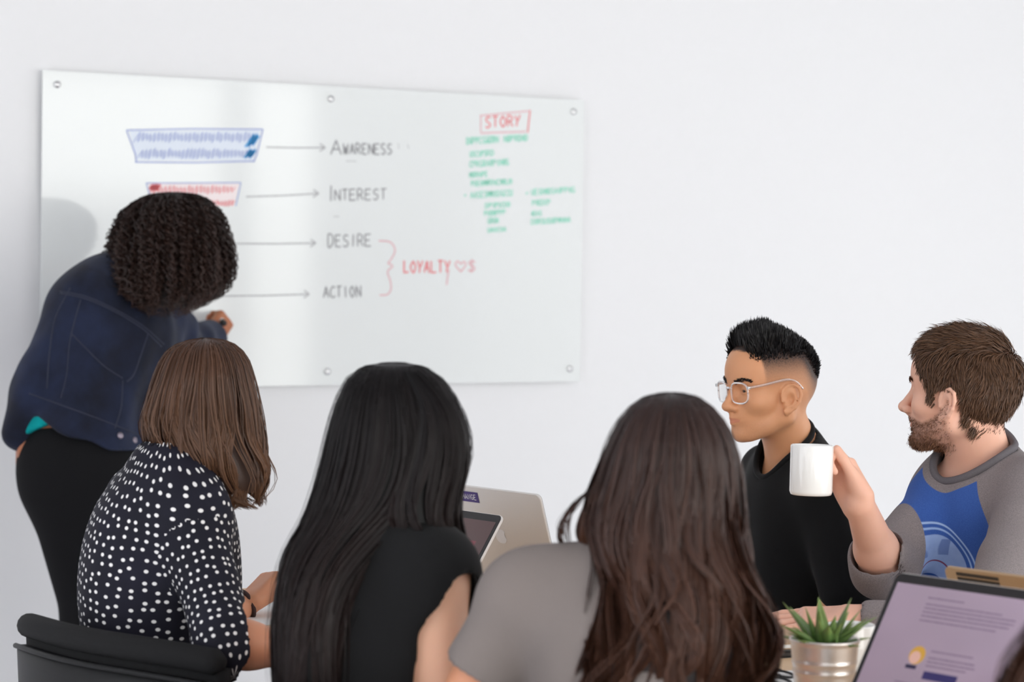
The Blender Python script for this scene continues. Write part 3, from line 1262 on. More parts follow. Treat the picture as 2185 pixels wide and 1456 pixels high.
struct('wall_front', (U0 - .2, WALL_V, 0), (U1 + .2, WALL_V + .2, CEIL), 'wall_paint', 'plain white painted wall behind the glass whiteboard')
struct('floor', (U0 - .2, V0 - .3, -.1), (U1 + .2, WALL_V + .2, 0), 'floor_concrete', 'pale grey concrete floor under the table')
struct('ceiling', (U0 - .2, V0 - .3, CEIL), (U1 + .2, WALL_V + .2, CEIL + .1), 'ceiling_paint', 'white painted ceiling above the meeting table')


def side_wall(name, u_in, u_out, spans, label, wlabel, first):
    lo, hi = min(u_in, u_out), max(u_in, u_out)
    z0, z1 = WIN_Z
    mb = MB().box((lo, V0, 0), (hi, WALL_V, z0)).box((lo, V0, z1), (hi, WALL_V, CEIL))
    prev = V0
    for a, b in spans:
        mb.box((lo, prev, z0), (hi, a, z1))
        prev = b
    mb.box((lo, prev, z0), (hi, WALL_V, z1))
    tag(uvz(mb.build(name, 'wall_paint')), label, None, None, 'structure')
    for i, (a, b) in enumerate(spans):
        x0, x1 = lo + .03, hi - .03
        mb = MB().box((x0, a, z0), (x1, a + .04, z1)).box((x0, b - .04, z0), (x1, b, z1))
        mb.box((x0, a + .04, z0), (x1, b - .04, z0 + .04)).box((x0, a + .04, z1 - .04), (x1, b - .04, z1))
        tag(uvz(mb.build('window_%d' % (i + first), 'window_paint')), wlabel, None, None, 'structure')


side_wall('wall_right', U1, U1 + .12, SIDE, 'white side wall with tall windows past the seated men', 'white framed window in the side wall past the seated men', 6)
side_wall('wall_left', U0, U0 - .12, LEFT, 'white side wall with added fill windows past the standing presenter', 'white framed fill window added in the side wall past the standing presenter', 9)
# back wall with a band of window openings
mb = MB()
mb.box((U0 - .2, V0 - .12, 0), (U1 + .2, V0, WIN_Z[0]))
mb.box((U0 - .2, V0 - .12, WIN_Z[1]), (U1 + .2, V0, CEIL))
prev = U0 - .2
for a, b in WIN:
    mb.box((prev, V0 - .12, WIN_Z[0]), (a, V0, WIN_Z[1]))
    prev = b
mb.box((prev, V0 - .12, WIN_Z[0]), (U1 + .2, V0, WIN_Z[1]))
tag(uvz(mb.build('wall_back', 'wall_paint')), 'white wall with a band of tall windows opposite the whiteboard', None, None, 'structure')
for i, (a, b) in enumerate(WIN):
    mb = MB()
    z0, z1 = WIN_Z
    mb.box((a, V0 - .09, z0), (a + .04, V0 - .03, z1)).box((b - .04, V0 - .09, z0), (b, V0 - .03, z1))
    mb.box((a + .04, V0 - .09, z0), (b - .04, V0 - .03, z0 + .04)).box((a + .04, V0 - .09, z1 - .04), (b - .04, V0 - .03, z1))
    tag(uvz(mb.build('window_%d' % (i + 1), 'window_paint')), 'white framed window in the wall opposite the whiteboard', None, None, 'structure')

# ================================================================== WHITEBOARD
BU0, BU1, BZ0, BZ1 = 2.372, 4.195, 1.042, 1.951
BOFF = 0.026
board = empty('whiteboard', UV3((BU0 + BU1) / 2, WALL_V - 0.02, BZ0))
tag(board, 'wide frameless glass whiteboard covered with marker notes on the white wall', 'whiteboard')


def on_board(o):
    o.parent = board
    o.matrix_parent_inverse = board.matrix_world.inverted()
    return o


on_board(uvz(MB().box((BU0, WALL_V - BOFF, BZ0), (BU1, WALL_V - BOFF + .006, BZ1)).build('glass_panel', 'board_glass')))
for u in (2.415, 3.283, 4.153):
    for z in (1.912, 1.084):
        mb = MB().lathe([(0.0105, -0.026), (0.0105, 0.004), (0.0095, 0.006), (0.0, 0.0065)], 20)
        o = mb.build('standoff', 'steel', None, True)
        p = UV3(u, WALL_V - BOFF, z)
        zx, xx = -VD, UD
        yx = np.cross(zx, xx)
        o.matrix_world = Matrix(((xx[0], yx[0], zx[0], p[0]), (xx[1], yx[1], zx[1], p[1]), (xx[2], yx[2], zx[2], p[2]), (0, 0, 0, 1)))
        on_board(o)

FONT = {
    'A': [[(0, 1), (.5, 0), (1, 1)], [(.2, .62), (.8, .62)]], 'W': [[(0, 0), (.25, 1), (.5, .3), (.75, 1), (1, 0)]],
    'R': [[(0, 1), (0, 0), (.7, .05), (.85, .25), (.6, .48), (0, .52)], [(.4, .52), (1, 1)]], 'E': [[(1, 0), (0, 0), (0, 1), (1, 1)], [(0, .5), (.8, .48)]],
    'N': [[(0, 1), (0, 0), (1, 1), (1, 0)]], 'S': [[(.95, .1), (.5, 0), (.1, .2), (.3, .45), (.8, .58), (.9, .82), (.5, 1), (0, .9)]],
    'I': [[(.5, 0), (.5, 1)]], 'T': [[(0, 0), (1, 0)], [(.5, 0), (.5, 1)]], 'D': [[(0, 0), (0, 1), (.6, .92), (1, .5), (.6, .06), (0, 0)]],
    'C': [[(1, .12), (.5, 0), (.05, .4), (.15, .85), (.6, 1), (1, .88)]], 'O': [[(.5, 0), (0, .5), (.5, 1), (1, .5), (.5, 0)]],
    'L': [[(0, 0), (0, 1), (1, .95)]], 'Y': [[(0, 0), (.5, .5), (1, 0)], [(.5, .5), (.35, 1)]],
    '$': [[(.95, .15), (.5, .05), (.1, .25), (.8, .6), (.85, .8), (.5, .95), (0, .85)], [(.5, -.1), (.45, 1.1)]],
    'H': [[(.5, 1), (0, .35), (.2, 0), (.5, .25), (.8, 0), (1, .35), (.5, 1)]],
    'P': [[(0, 1), (0, 0), (.8, .1), (.8, .4), (0, .5)]], 'G': [[(1, .1), (.4, 0), (0, .5), (.4, 1), (1, .9), (1, .55), (.6, .55)]],
    'M': [[(0, 1), (.1, 0), (.5, .7), (.9, 0), (1, 1)]], 'U': [[(0, 0), (.1, .9), (.5, 1), (.9, .9), (1, 0)]],
}


def ink(name, mat, lines, width, off=0.0006):
    """marker strokes: polylines in photograph pixels laid flat on the board"""
    v, f = [], []
    for ln in lines:
        if len(ln) < 9 or name == 'marker_hatching':
            dn = []
            for (xa, ya), (xb, yb) in zip(ln[:-1], ln[1:]):
                dn += [(xa + (xb - xa) * t_, ya + (yb - ya) * t_) for t_ in (.0, .12, .88)]
            ln = dn + [ln[-1]]
        q = np.array([PWALL(x, y, BOFF + off) for x, y in ln])
        q2 = np.stack([q @ UD, q[:, 2]], 1)
        t = np.gradient(q2, axis=0)
        t /= np.linalg.norm(t, axis=1, keepdims=True) + 1e-9
        nn = np.stack([-t[:, 1], t[:, 0]], 1) * width / 2
        o = len(v)
        for a, b in zip(q2, nn):
            for s_ in (1, -1):
                v.append(UV3(a[0] + s_ * b[0], WALL_V - BOFF - off, a[1] + s_ * b[1]))
        for i in range(len(q2) - 1):
            f.append((o + 2 * i, o + 2 * i + 1, o + 2 * i + 3, o + 2 * i + 2))
    return on_board(new_mesh(name, v, f, mat, None, False))


def word(txt, x0, x1, y0, y1, slope=0.0, gap=0.28, tall=None):
    n = len(txt)
    wd = (x1 - x0) / (n - gap)
    out = []
    for i, ch in enumerate(txt):
        for ln in FONT[ch]:
            pts = []
            for (a, b) in ln:
                x = x0 + wd * (i + a * (1 - gap))
                top = y0 if not (tall and i == 0) else y0 - tall
                pts.append((x + random.uniform(-.6, .6), top + (y1 - top) * b + slope * (x - x0) + random.uniform(-.6, .6)))
            out.append([tuple(p) for p in smooth_curve(pts, max(6, 3 * len(pts)))] if ch in 'SCODRYH$GU' else pts)
    return out


def scribble(x0, x1, y0, y1, slope=-0.06):
    out, x = [], x0
    while x < x1 - 3:
        w_ = random.uniform(5, 9)
        k = random.choice(['A', 'R', 'E', 'N', 'S', 'M', 'O', 'P', 'G', 'U', 'D', 'C'])
        for ln in FONT[k]:
            out.append([(x + a * w_ * .75, y0 + (y1 - y0) * b + slope * (x - x0)) for a, b in ln])
        x += w_
    return out


def arrow(x0, y0, x1, y1):
    return [[(x0, y0), ((x0 + x1) / 2, (y0 + y1) / 2 + 1), (x1, y1)], [(x1 - 11, y1 - 8), (x1, y1), (x1 - 12, y1 + 8)]]


ink('lettering', 'ink_black_strong', word('A', 706, 728, 300, 330) + word('WARENESS', 733, 836, 307, 329, 0.0), .0048)
ink('lettering', 'ink_black_strong', word('I', 700, 712, 396, 429) + word('NTEREST', 714, 824, 405, 428, -.02), .0045)
ink('lettering', 'ink_black_strong', word('DESIRE', 700, 791, 502, 527, -.02, tall=3), .0045)
ink('lettering', 'ink_black_strong', word('ACTION', 691, 770, 612, 635, -.02), .0045)
ink('lettering', 'ink_red', word('LOYALTY', 862, 960, 557, 582, -.0), .005)
ink('lettering', 'ink_pink', [[(958, 575), (955, 592), (953, 608)]] + word('H', 972, 994, 558, 580) + word('$', 999, 1015, 556, 580), .0045)
ink('marker_brace', 'ink_pink', [[tuple(p) for p in smooth_curve([(808, 514), (833, 517), (843, 535), (833, 556), (828, 562), (838, 568), (827, 580), (833, 600), (834, 618), (826, 629), (810, 630)], 40)]], .0042)
ink('lettering', 'ink_red', word('STORY', 1036, 1110, 250, 273, -.06), .0048)
ink('marker_box', 'ink_pink', [[(1026, 246), (1026, 284), (1122, 281)], [(1024, 247), (1128, 237)]], .004)
ink('marker_box', 'ink_red', [[(1131, 235), (1126, 283)]], .0048)
for (a, b, c, d) in ((568, 314, 694, 315), (525, 420, 680, 413), (498, 520, 674, 519), (473, 632, 660, 628)):
    ink('marker_arrow', 'ink_black', arrow(a, b, c, d), .004)
ink('marker_note', 'ink_green', scribble(996, 1062, 294, 308) + scribble(1076, 1128, 290, 303), .0042)
for (a, b, c, d) in ((1003, 1052, 323, 335), (1002, 1086, 344, 357), (1002, 1043, 368, 379), (1006, 1095, 386, 398), (1004, 1093, 410, 423), (1036, 1090, 434, 444),
                     (1034, 1082, 450, 461), (1041, 1065, 466, 477), (1041, 1082, 486, 496), (1134, 1230, 404, 416), (1136, 1178, 428, 439), (1134, 1157, 451, 461), (1134, 1220, 468, 479)):
    ink('marker_note', 'ink_green', scribble(a, b, c, d), .0036)
for q in ([(990, 418), (995, 416)], [(1122, 414), (1127, 411)]):
    ink('marker_bullet', 'ink_green', [q], .005)
for q in ([(738, 344), (760, 344)], [(712, 463), (724, 462)], [(850, 306), (851, 318)], [(870, 308), (872, 318)]):
    ink('marker_dash', 'ink_black', [q], .002)


def hatch(x0, x1, yc, hgt, n, lean=.35):
    out = []
    x = x0
    pts = []
    for i in range(n):
        x = x0 + (x1 - x0) * i / (n - 1)
        a = hgt * random.uniform(.6, 1.1)
        pts += [(x - a * lean, yc + a / 2), (x + a * lean, yc - a / 2)]
    return [pts]


def patch(name, mat, pts, off):
    v = [PWALL(x, y, BOFF + off) for x, y in pts]
    return on_board(new_mesh(name, v, [tuple(range(len(v)))], mat, None, False))


patch('marker_fill', 'tint_blue', [(276, 280), (556, 278), (540, 342), (292, 342)], .0002)
ink('marker_outline', 'ink_blue', [[(270, 278), (410, 275), (561, 276)], [(561, 276), (548, 330), (541, 346)], [(270, 278), (289, 330), (291, 345)], [(288, 346), (420, 347), (544, 344)]], .0038)
ink('marker_hatching', 'ink_blue', hatch(292, 535, 293, 22, 30) + hatch(300, 530, 328, 22, 30), .0022, .0008)
ink('marker_hatching', 'ink_sky', hatch(533, 546, 300, 26, 5) + hatch(528, 541, 328, 18, 8), .0065, .001)
patch('marker_fill', 'tint_red', [(316, 392), (511, 392), (499, 440), (326, 440)], .0002)
ink('marker_outline', 'ink_blue', [[(312, 391), (514, 390)], [(514, 390), (503, 440)], [(312, 391), (326, 440)]], .003)
ink('marker_hatching', 'ink_red', hatch(325, 498, 405, 18, 22) + hatch(440, 498, 434, 14, 10), .0022, .0008)
ink('marker_hatching', 'ink_red', hatch(322, 338, 400, 12, 6), .008, .001)
patch('marker_fill', 'ink_teal', [(370, 596), (452, 592), (440, 648), (385, 650)], .0004)
ink('marker_hatching', 'ink_green', hatch(380, 440, 610, 26, 12), .006, .0008)

# ================================================================== TABLE
TZ = 0.745
TN0, TN1, TT0, TT1 = 2.50, 3.44, 1.25, 4.12


def table_axes(o):
    o.matrix_world = Matrix(((TD[0], ND[0], 0, 0), (TD[1], ND[1], 0, 0), (0, 0, 1, 0), (0, 0, 0, 1)))
    return o


table = empty('meeting_table', NT((TN0 + TN1) / 2, (TT0 + TT1) / 2, 0))
tag(table, 'long light oak meeting table that everyone seated shares', 'table')


def tpart(mb, name, mat, parent=table, smooth=False):
    o = mb.build(name, mat, None, smooth)
    table_axes(o)
    o.parent = parent
    o.matrix_parent_inverse = parent.matrix_world.inverted()
    return o


tpart(MB().box((TT0, TN0, TZ - .028), (TT1, TN1, TZ), .004), 'tabletop', 'oak')
tpart(MB().box((TT0 + .1, TN0 + .1, TZ - .09), (TT1 - .1, TN0 + .13, TZ - .028)).box((TT0 + .1, TN1 - .13, TZ - .09), (TT1 - .1, TN1 - .1, TZ - .028)), 'apron', 'window_paint')
for t in (TT0 + .12, TT1 - .18):
    for n in (TN0 + .1, TN1 - .16):
        tpart(MB().box((t, n, 0), (t + .06, n + .06, TZ - .028), .004), 'leg', 'window_paint')


def table_thing(name, n, t, ang, label, cat, z=TZ, group=None):
    """empty on the table; local x = along the table turned by ang"""
    c, s = math.cos(ang), math.sin(ang)
    x = TD * c + ND * s
    y = -TD * s + ND * c
    # keep right handed: x × y = up needs (TD × ND) = -up, so flip y
    y = np.cross(ZD, x)
    o = empty(name, NT(n, t, z), (x, y, ZD))
    tag(o, label, cat, group)
    return o


def sub(mb, name, mat, parent, smooth=False, uv=None, label=None):
    o = mb.build(name, mat, parent, smooth, uv)
    if label:
        o['label'] = label
    return o


def rrect(w, h, r, n=5, z=0.0, cx=0.0, cy=0.0):
    pts = []
    for (sx, sy, a0) in ((1, -1, -90), (1, 1, 0), (-1, 1, 90), (-1, -1, 180)):
        for i in range(n + 1):
            a = math.radians(a0 + 90 * i / n)
            pts.append((cx + sx * (w / 2 - r) + r * math.cos(a), cy + sy * (h / 2 - r) + r * math.sin(a), z))
    return pts


def slab(w, h, r, z0, z1, cx=0.0, cy=0.0, bev=.0012):
    return MB().loft([rrect(w - 2 * bev, h - 2 * bev, r, z=z0, cx=cx, cy=cy), rrect(w, h, r, z=z0 + bev, cx=cx, cy=cy), rrect(w, h, r, z=z1 - bev, cx=cx, cy=cy), rrect(w - 2 * bev, h - 2 * bev, r, z=z1, cx=cx, cy=cy)])


def xform(mb, f):
    mb.v = [tuple(f(np.array(p))) for p in mb.v]
    return mb


def laptop(n, t, user, tilt, label, body='aluminium', screen='screen_dark', w=.304, d=.212, group=None):
    """n, t: hinge centre on the table; user: +1 sits on the men's side, -1 on the women's side"""
    o = table_thing('laptop', n, t, 0.0 if user < 0 else math.pi, label, 'laptop', group=group)
    # local: x along the hinge, y away from the user's side reversed so that -y ... user sits at -y*sign
    # np.cross(ZD, TD) = -ND: for user -1 local +y points to -ND (the women), for user +1 to +ND
    base = slab(w, d, .012, .0, .011, 0, d / 2 + .004)
    sub(base, 'base', body, o)
    kb = MB()
    for r_ in range(5):
        for c_ in range(13):
            x = -w * .44 + (c_ + .5) * w * .88 / 13
            y = .022 + r_ * .0185
            kb.box((x - .0078, y, .0108), (x + .0078, y + .0155, .0122))
    sub(kb, 'keyboard', 'bezel_black', o)['kind'] = 'stuff'
    sub(slab(.1, .066, .004, .0107, .0114, 0, d - .045, .0003), 'trackpad', body, o)
    ct, st = math.cos(tilt), math.sin(tilt)

    def lidmap(p):     # lid drawn flat: x, y up the lid, z = towards the user
        return np.array((p[0], -p[1] * st + p[2] * ct + .004, .010 + p[1] * ct + p[2] * st))
    sub(xform(slab(w, d, .012, -.006, .0, 0, d / 2), lidmap), 'lid', body, o)
    sub(xform(slab(w - .003, d - .003, .011, -.0002, .0008, 0, d / 2, .0002), lidmap), 'bezel', 'bezel_black', o)
    sw, sh = w - .020, d - .034
    v = [lidmap(np.array(q)) for q in ((-sw / 2, .017, .0011), (sw / 2, .017, .0011), (sw / 2, .017 + sh, .0011), (-sw / 2, .017 + sh, .0011))]
    # the user sees +x on the left
    new_mesh('screen', v, [(0, 1, 2, 3)], screen, o, False, uv=[(1, 0), (0, 0), (0, 1), (1, 1)])
    sub(xform(MB().tube([(-w * .42, 0, -.001), (w * .42, 0, -.001)], .0045, 8), lambda p: p + np.array((0, .003, .009))), 'hinge', 'bezel_black', o)
    return o, lidmap


def outline_fill(pts):
    return MB().add(pts, [tuple(range(len(pts)))])


L1, lm1 = laptop(3.262, 3.80, 1, .30, 'silver laptop with a purple sticker, its lid back turned to the women', 'aluminium')
# fruit shaped emblem on the lid back: body with a bite, and a leaf
ap = []
for i in range(48):
    a = 2 * math.pi * i / 48
    r = .0165 * (1 + .05 * math.cos(2 * a) - .12 * max(0, math.sin(a)) ** 8 - .06 * max(0, -math.sin(a)) ** 10)
    x, y = r * math.cos(a), r * math.sin(a) * 1.08
    bx, by = .0205, .003
    dd = math.hypot(x - bx, y - by)
    if dd < .0085:
        x, y = bx + (x - bx) * .0085 / dd, by + (y - by) * .0085 / dd
        x = min(x, bx - .0035)
    ap.append(lm1(np.array((x, y + .108, -.0066))))
sub(outline_fill(ap), 'emblem', 'white_print', L1, label='pale fruit shaped emblem')
sub(outline_fill([lm1(np.array((-x, y + .108, -.0066))) for x, y in ((.001, .019), (.0, .024), (-.004, .0285), (-.0075, .029), (-.007, .0245), (-.004, .0205))]), 'emblem_leaf', 'white_print', L1)
st_ = [lm1(np.array((x, y, -.0066))) for x, y in ((-.135, .177), (-.135, .200), (-.046, .200), (-.046, .177))]
sub(outline_fill(st_), 'sticker', 'purple_sticker', L1, label='purple sticker lettered CHANGE')


def flat_word(txt, x0, x1, y0, y1, fmap, wd, name, mat, parent):
    v, f = [], []
    n = len(txt)
    step = (x1 - x0) / n
    for i, ch in enumerate(txt):
        for ln in FONT[ch]:
            q = np.array([(x0 + step * (i + a * .7), y1 - (y1 - y0) * b) for a, b in ln])
            tt = np.gradient(q, axis=0)
            tt /= np.linalg.norm(tt, axis=1, keepdims=True) + 1e-9
            nn = np.stack([-tt[:, 1], tt[:, 0]], 1) * wd / 2
            o = len(v)
            for a, b in zip(q, nn):
                v.append(fmap(a + b))
                v.append(fmap(a - b))
            for k in range(len(q) - 1):
                f.append((o + 2 * k, o + 2 * k + 1, o + 2 * k + 3, o + 2 * k + 2))
    return new_mesh(name, v, f, mat, parent, False)


FONT['X'] = [[(0, 0), (1, 1)], [(1, 0), (0, 1)]]
FONT['Hh'] = FONT['H']
_heart = FONT['H']
FONT['H'] = [[(0, 0), (0, 1)], [(1, 0), (1, 1)], [(0, .5), (1, .5)]]
flat_word('CHANGE', -.108, -.052, .183, .194, lambda q: lm1(np.array((q[0], q[1], -.0069))), .0016, 'sticker_lettering', 'white_print', L1)

L2, lm2 = laptop(2.925, 3.725, -1, .60, 'laptop with a dark maroon screen in front of the black-haired woman', 'aluminium', 'screen_dark')
L3, lm3 = laptop(2.685, 2.207, -1, .56, 'laptop showing a pale mauve web page beside the potted aloe', 'aluminium', 'screen_page', w=.355, d=.246)
L4, lm4 = laptop(3.12, 2.325, 1, .42, 'gold laptop with a dark barred sticker in front of the bearded man', 'gold_aluminium', 'screen_dark')
for i in range(4):
    y0 = .199 - i * .0085
    sub(outline_fill([lm4(np.array((x, y, -.0066))) for x, y in ((-.128, y0), (-.128, y0 + .006), (-.044, y0 + .006), (-.044, y0))]), 'sticker_bar', 'dark_print', L4)

# ---- table clutter
o = table_thing('notebook', 3.175, 2.93, .35, 'kraft covered notebook under the bearded man\'s resting hand', 'notebook', TZ + .013)
sub(slab(.20, .145, .005, 0, .0015), 'cover', 'kraft', o)
sub(slab(.196, .141, .004, .0015, .0085), 'pages', 'paper', o)
sub(slab(.20, .145, .005, .0085, .010), 'cover', 'kraft', o)
o = table_thing('notebook', 3.155, 2.935, .28, 'black covered notebook lying underneath the kraft notebook', 'notebook', TZ)
sub(slab(.21, .15, .005, 0, .0015), 'cover', 'black_plastic', o)
sub(slab(.206, .146, .004, .0015, .011), 'pages', 'bezel_black', o)
sub(slab(.21, .15, .005, .011, .0128), 'cover', 'black_plastic', o)
o = slab(.21, .297, .001, 0, .0008, bev=.0001).build('paper_sheet', 'paper')
o.matrix_world = table_thing('tmp', 2.86, 2.70, .5, 'x', 'x').matrix_world
bpy.data.objects.remove(bpy.data.objects['tmp'])
tag(o, 'white paper sheet lying between the auburn-haired woman and the potted aloe', 'paper')
o = slab(.297, .21, .001, 0, .0008, bev=.0001).build('paper_sheet', 'paper')
o.matrix_world = table_thing('tmp', 2.68, 3.80, .2, 'x', 'x').matrix_world
bpy.data.objects.remove(bpy.data.objects['tmp'])
tag(o, 'white paper sheet in front of the woman in the polka dot blouse', 'paper')
o = table_thing('closed_laptop', 2.93, 4.00, 1.57, 'grey closed laptop near the whiteboard end of the table', 'laptop')
sub(slab(.21, .15, .01, 0, .009), 'base', 'aluminium', o)
sub(slab(.21, .15, .01, .0098, .016), 'lid', 'aluminium', o)
# black reading glasses folded on the paper
o = table_thing('reading_glasses', 2.90, 2.70, .9, 'black rimmed reading glasses lying on the paper sheet', 'glasses', TZ + .001)
for sx in (-1, 1):
    sub(MB().tube([(sx * .033 + .024 * math.cos(a), .018 * math.sin(a), .004 + .003 * math.sin(a)) for a in np.linspace(0, 2 * math.pi, 22)], .0022, 6), 'rim', 'black_plastic', o, True)
    sub(MB().tube([(sx * .058, .006, .006), (sx * .03, .016, .012), (-sx * .045, .020 + .006 * sx, .012)], .002, 6), 'temple', 'black_plastic', o, True)
sub(MB().tube([(-.010, .004, .006), (0, .007, .007), (.010, .004, .006)], .002, 6), 'bridge', 'black_plastic', o, True)


# ---- mugs
def mug_mesh(o, r, h, handle=True, mat='ceramic'):
    sub(MB().lathe([(0, .0), (r * .86, .0), (r * .95, .0015), (r, .007), (r, h - .003), (r - .0012, h), (r - .0028, h), (r - .0042, h - .003), (r - .0045, .012), (r * .7, .007), (0, .006)], 56), 'cup_body', mat, o, True)
    if handle:
        pts = [(r - .001, 0, h * .80), (r + .012, 0, h * .83), (r + .026, 0, h * .72), (r + .030, 0, h * .5), (r + .024, 0, h * .28), (r + .010, 0, h * .17), (r - .001, 0, h * .19)]
        c = smooth_curve(pts, 24)
        sub(MB().tube(c, .0055, 10), 'handle', mat, o, True)


MUG_C = P(1730, 1057, 4.42)          # base centre of the held mug
mx = unit(V(.55, .835, 0))
mz = unit(V(0.012, 0.02, 1))
mx = unit(mx - mz * (mx @ mz))
my = np.cross(mz, mx)
mug = empty('coffee_mug', MUG_C, (mx, my, mz))
tag(mug, 'plain white coffee mug held up by the bearded man', 'mug')
MUG_R, MUG_H = .0392, .0925
mug_mesh(mug, MUG_R, MUG_H)
o = table_thing('coffee_cup', 2.965, 2.61, .4, 'plain white cup standing on the table behind the potted aloe', 'cup')
mug_mesh(o, .040, .098, False)

# ---- potted aloe
pc = PZ(1757, 1508, TZ)
pot = empty('potted_aloe', pc)
tag(pot, 'spiky green aloe in a ribbed galvanised metal pot', 'potted plant')
prof = [(0, 0), (.041, 0), (.0425, .002)]
for z in np.linspace(.004, .098, 48):
    r = .0425 + .0105 * z / .105
    for zc in (.070, .055):
        r += .0013 * math.exp(-((z - zc) / .0028) ** 2)
    prof.append((r, z))
prof += [(.0545, .102), (.0548, .1045), (.0535, .106), (.0515, .1045), (.0505, .098), (.050, .09), (0.0, .09)]
sub(MB().lathe(prof, 64), 'pot', 'galvanised', pot, True, label='ribbed galvanised metal pot')
mb = MB()
rings = []
for r in (.0502, .042, .03, .018, .006):
    rings.append([(r * math.cos(a), r * math.sin(a), .091 + .004 * random.random()) for a in np.linspace(0, 2 * math.pi, 28, endpoint=False)])
sub(mb.loft(rings), 'soil', 'soil', pot, True)


def aloe_leaf(az, tilt, length, wid, base_r, z0, bend=.5):
    n = 9
    v, f, ht = [], [], []
    d0 = V(math.cos(az), math.sin(az), 0)
    s_ = V(-math.sin(az), math.cos(az), 0)
    p = d0 * base_r + V(0, 0, z0)
    a = tilt
    for i in range(n + 1):
        t = i / n
        w_ = wid * (1 - t ** 1.7) * (.75 + .9 * t * (1 - t)) + .0006
        dirv = d0 * math.sin(a) + V(0, 0, 1) * math.cos(a)
        nrm = d0 * math.cos(a) - V(0, 0, 1) * math.sin(a)     # outward / underside
        th = w_ * .42
        v += [p - s_ * w_ - nrm * th * .55, p + nrm * th * -.1, p + s_ * w_ - nrm * th * .55, p + nrm * th]
        ht += [t] * 4
        p = p + dirv * length / n
        a += bend / n * (tilt * .5)
    # order ring: left edge, inner channel, right edge, keel
    for i in range(n):
        for j in range(4):
            k = (j + 1) % 4
            f.append((i * 4 + j, i * 4 + k, i * 4 + 4 + k, i * 4 + 4 + j))
    f.append((3, 2, 1, 0))
    return new_mesh('leaf', v, f, 'aloe', pot, True, {'ht': ht})


_leaves = [(math.pi - .15, .60, .078, .0085), (math.pi + .5, .95, .075, .008), (.15, .34, .074, .0085), (.35, .95, .080, .0085), (-.5, .75, .070, .008), (-1.6, .75, .055, .009),
           (1.6, .5, .070, .008), (2.4, .7, .070, .008), (.9, .8, .068, .008), (-2.3, 1.15, .060, .0075), (-.9, 1.25, .055, .0075), (-1.95, .35, .06, .0085), (2.9, 1.2, .055, .007),
           (.1, 1.2, .055, .007), (-1.2, .35, .052, .008), (2.0, .12, .068, .007), (-2.9, .30, .06, .008), (-.2, .55, .066, .008)]
for az, tl, ln, wd in _leaves:
    aloe_leaf(az, tl, ln * 1.10, wd * 1.65, .010 + .004 * tl, .092)
for k in range(9):
    aloe_leaf(k * .7 + .2, .55 + .5 * random.random(), .045 + .02 * random.random(), .011, .016, .092)
aloe_leaf(-1.1, .15, .034, .0045, .030, .090)


# ---- chair
def chair(name, seat_c, fwd, label, group=None):
    f = unit(V(fwd[0], fwd[1], 0))
    l = np.cross(ZD, f)
    o = empty(name, V(seat_c[0], seat_c[1], 0), (f, l, ZD))
    tag(o, label, 'chair', group)
    return o


def chair_parts(o):
    # seat
    rings = []
    for z, ins in ((.405, .03), (.415, .006), (.43, 0), (.452, .004), (.464, .03)):
        rings.append(rrect(.46 - 2 * ins, .50 - 2 * ins, .12, 8, z))
    sub(MB().loft(rings), 'seat', 'chair_fabric', o, True)
    # curved backrest shell: angle about a vertical axis in front of it
    na, nz = 40, 10
    R = .55

    def bp(a, z, off):
        r = R + off + .05 * (z - .45)
        return V(R - .225 - r * math.cos(a), r * math.sin(a), z)

    def top(a):
        return .766 - .10 * abs(a) ** 3
    A = np.linspace(-.52, .52, na)
    for nm, off0, off1, zlo, zhi, mt in (('back_shell', .0, .016, .40, -.030, 'chair_shell'), ('back_pad', -.035, -.001, .44, -.008, 'chair_fabric')):
        ringsL = []
        for a in A:
            zt = top(a) + zhi
            e = 1.0 if abs(a) < .84 else .4
            z_ = np.linspace(zlo, zt, nz)
            ring = [bp(a, z, off1) for z in z_] + [bp(a, z, off0) for z in z_[::-1]]
            ringsL.append(ring)
        sub(MB().loft(ringsL), nm, mt, o, True)
    # padded roll along the top and the bead under it
    roll = [bp(a, top(a) + .004, -.006) for a in A]
    sub(MB().tube(roll, [.010] + [.022] * (na - 2) + [.010], 14), 'top_roll', 'chair_fabric', o, True)
    bead = [bp(a, top(a) - .032, .018) for a in A]
    sub(MB().tube(bead, .005, 8), 'bead', 'chair_shell', o, True)
    sub(MB().box((-.2, -.03, .385), (.2, .03, .408)).box((-.03, -.2, .385), (.03, .2, .408)), 'seat_support', 'black_plastic', o)
    for sx in (1, -1):
        for sy in (1, -1):
            sub(MB().tube([(sx * .15, sy * .16, .40), (sx * .21, sy * .21, .0)], [.014, .011], 10), 'leg', 'black_plastic', o, True)


def copy_chair(src, name, seat_c, fwd, label):
    o = chair(name, seat_c, fwd, label, 'black padded chairs around the table')
    for ch in list(src.children):
        c = ch.copy()
        COL.objects.link(c)
        c.parent = o
    return o


# ================================================================== PEOPLE
def ss(t):
    t = np.clip(t, 0, 1)
    return t * t * (3 - 2 * t)


def folds(*parts):
    """sum of (noise, amplitude, centre, radius) displacement terms"""
    def f(p):
        d = np.zeros(len(p), np.float32)
        for nz, amp, c, r in parts:
            w = 1.0
            if c is not None:
                q = p - np.asarray(c, np.float32)
                w = np.exp(-np.einsum('ij,ij->i', q, q) / (r * r))
            d += amp * w * nz(p)
        return d
    return f


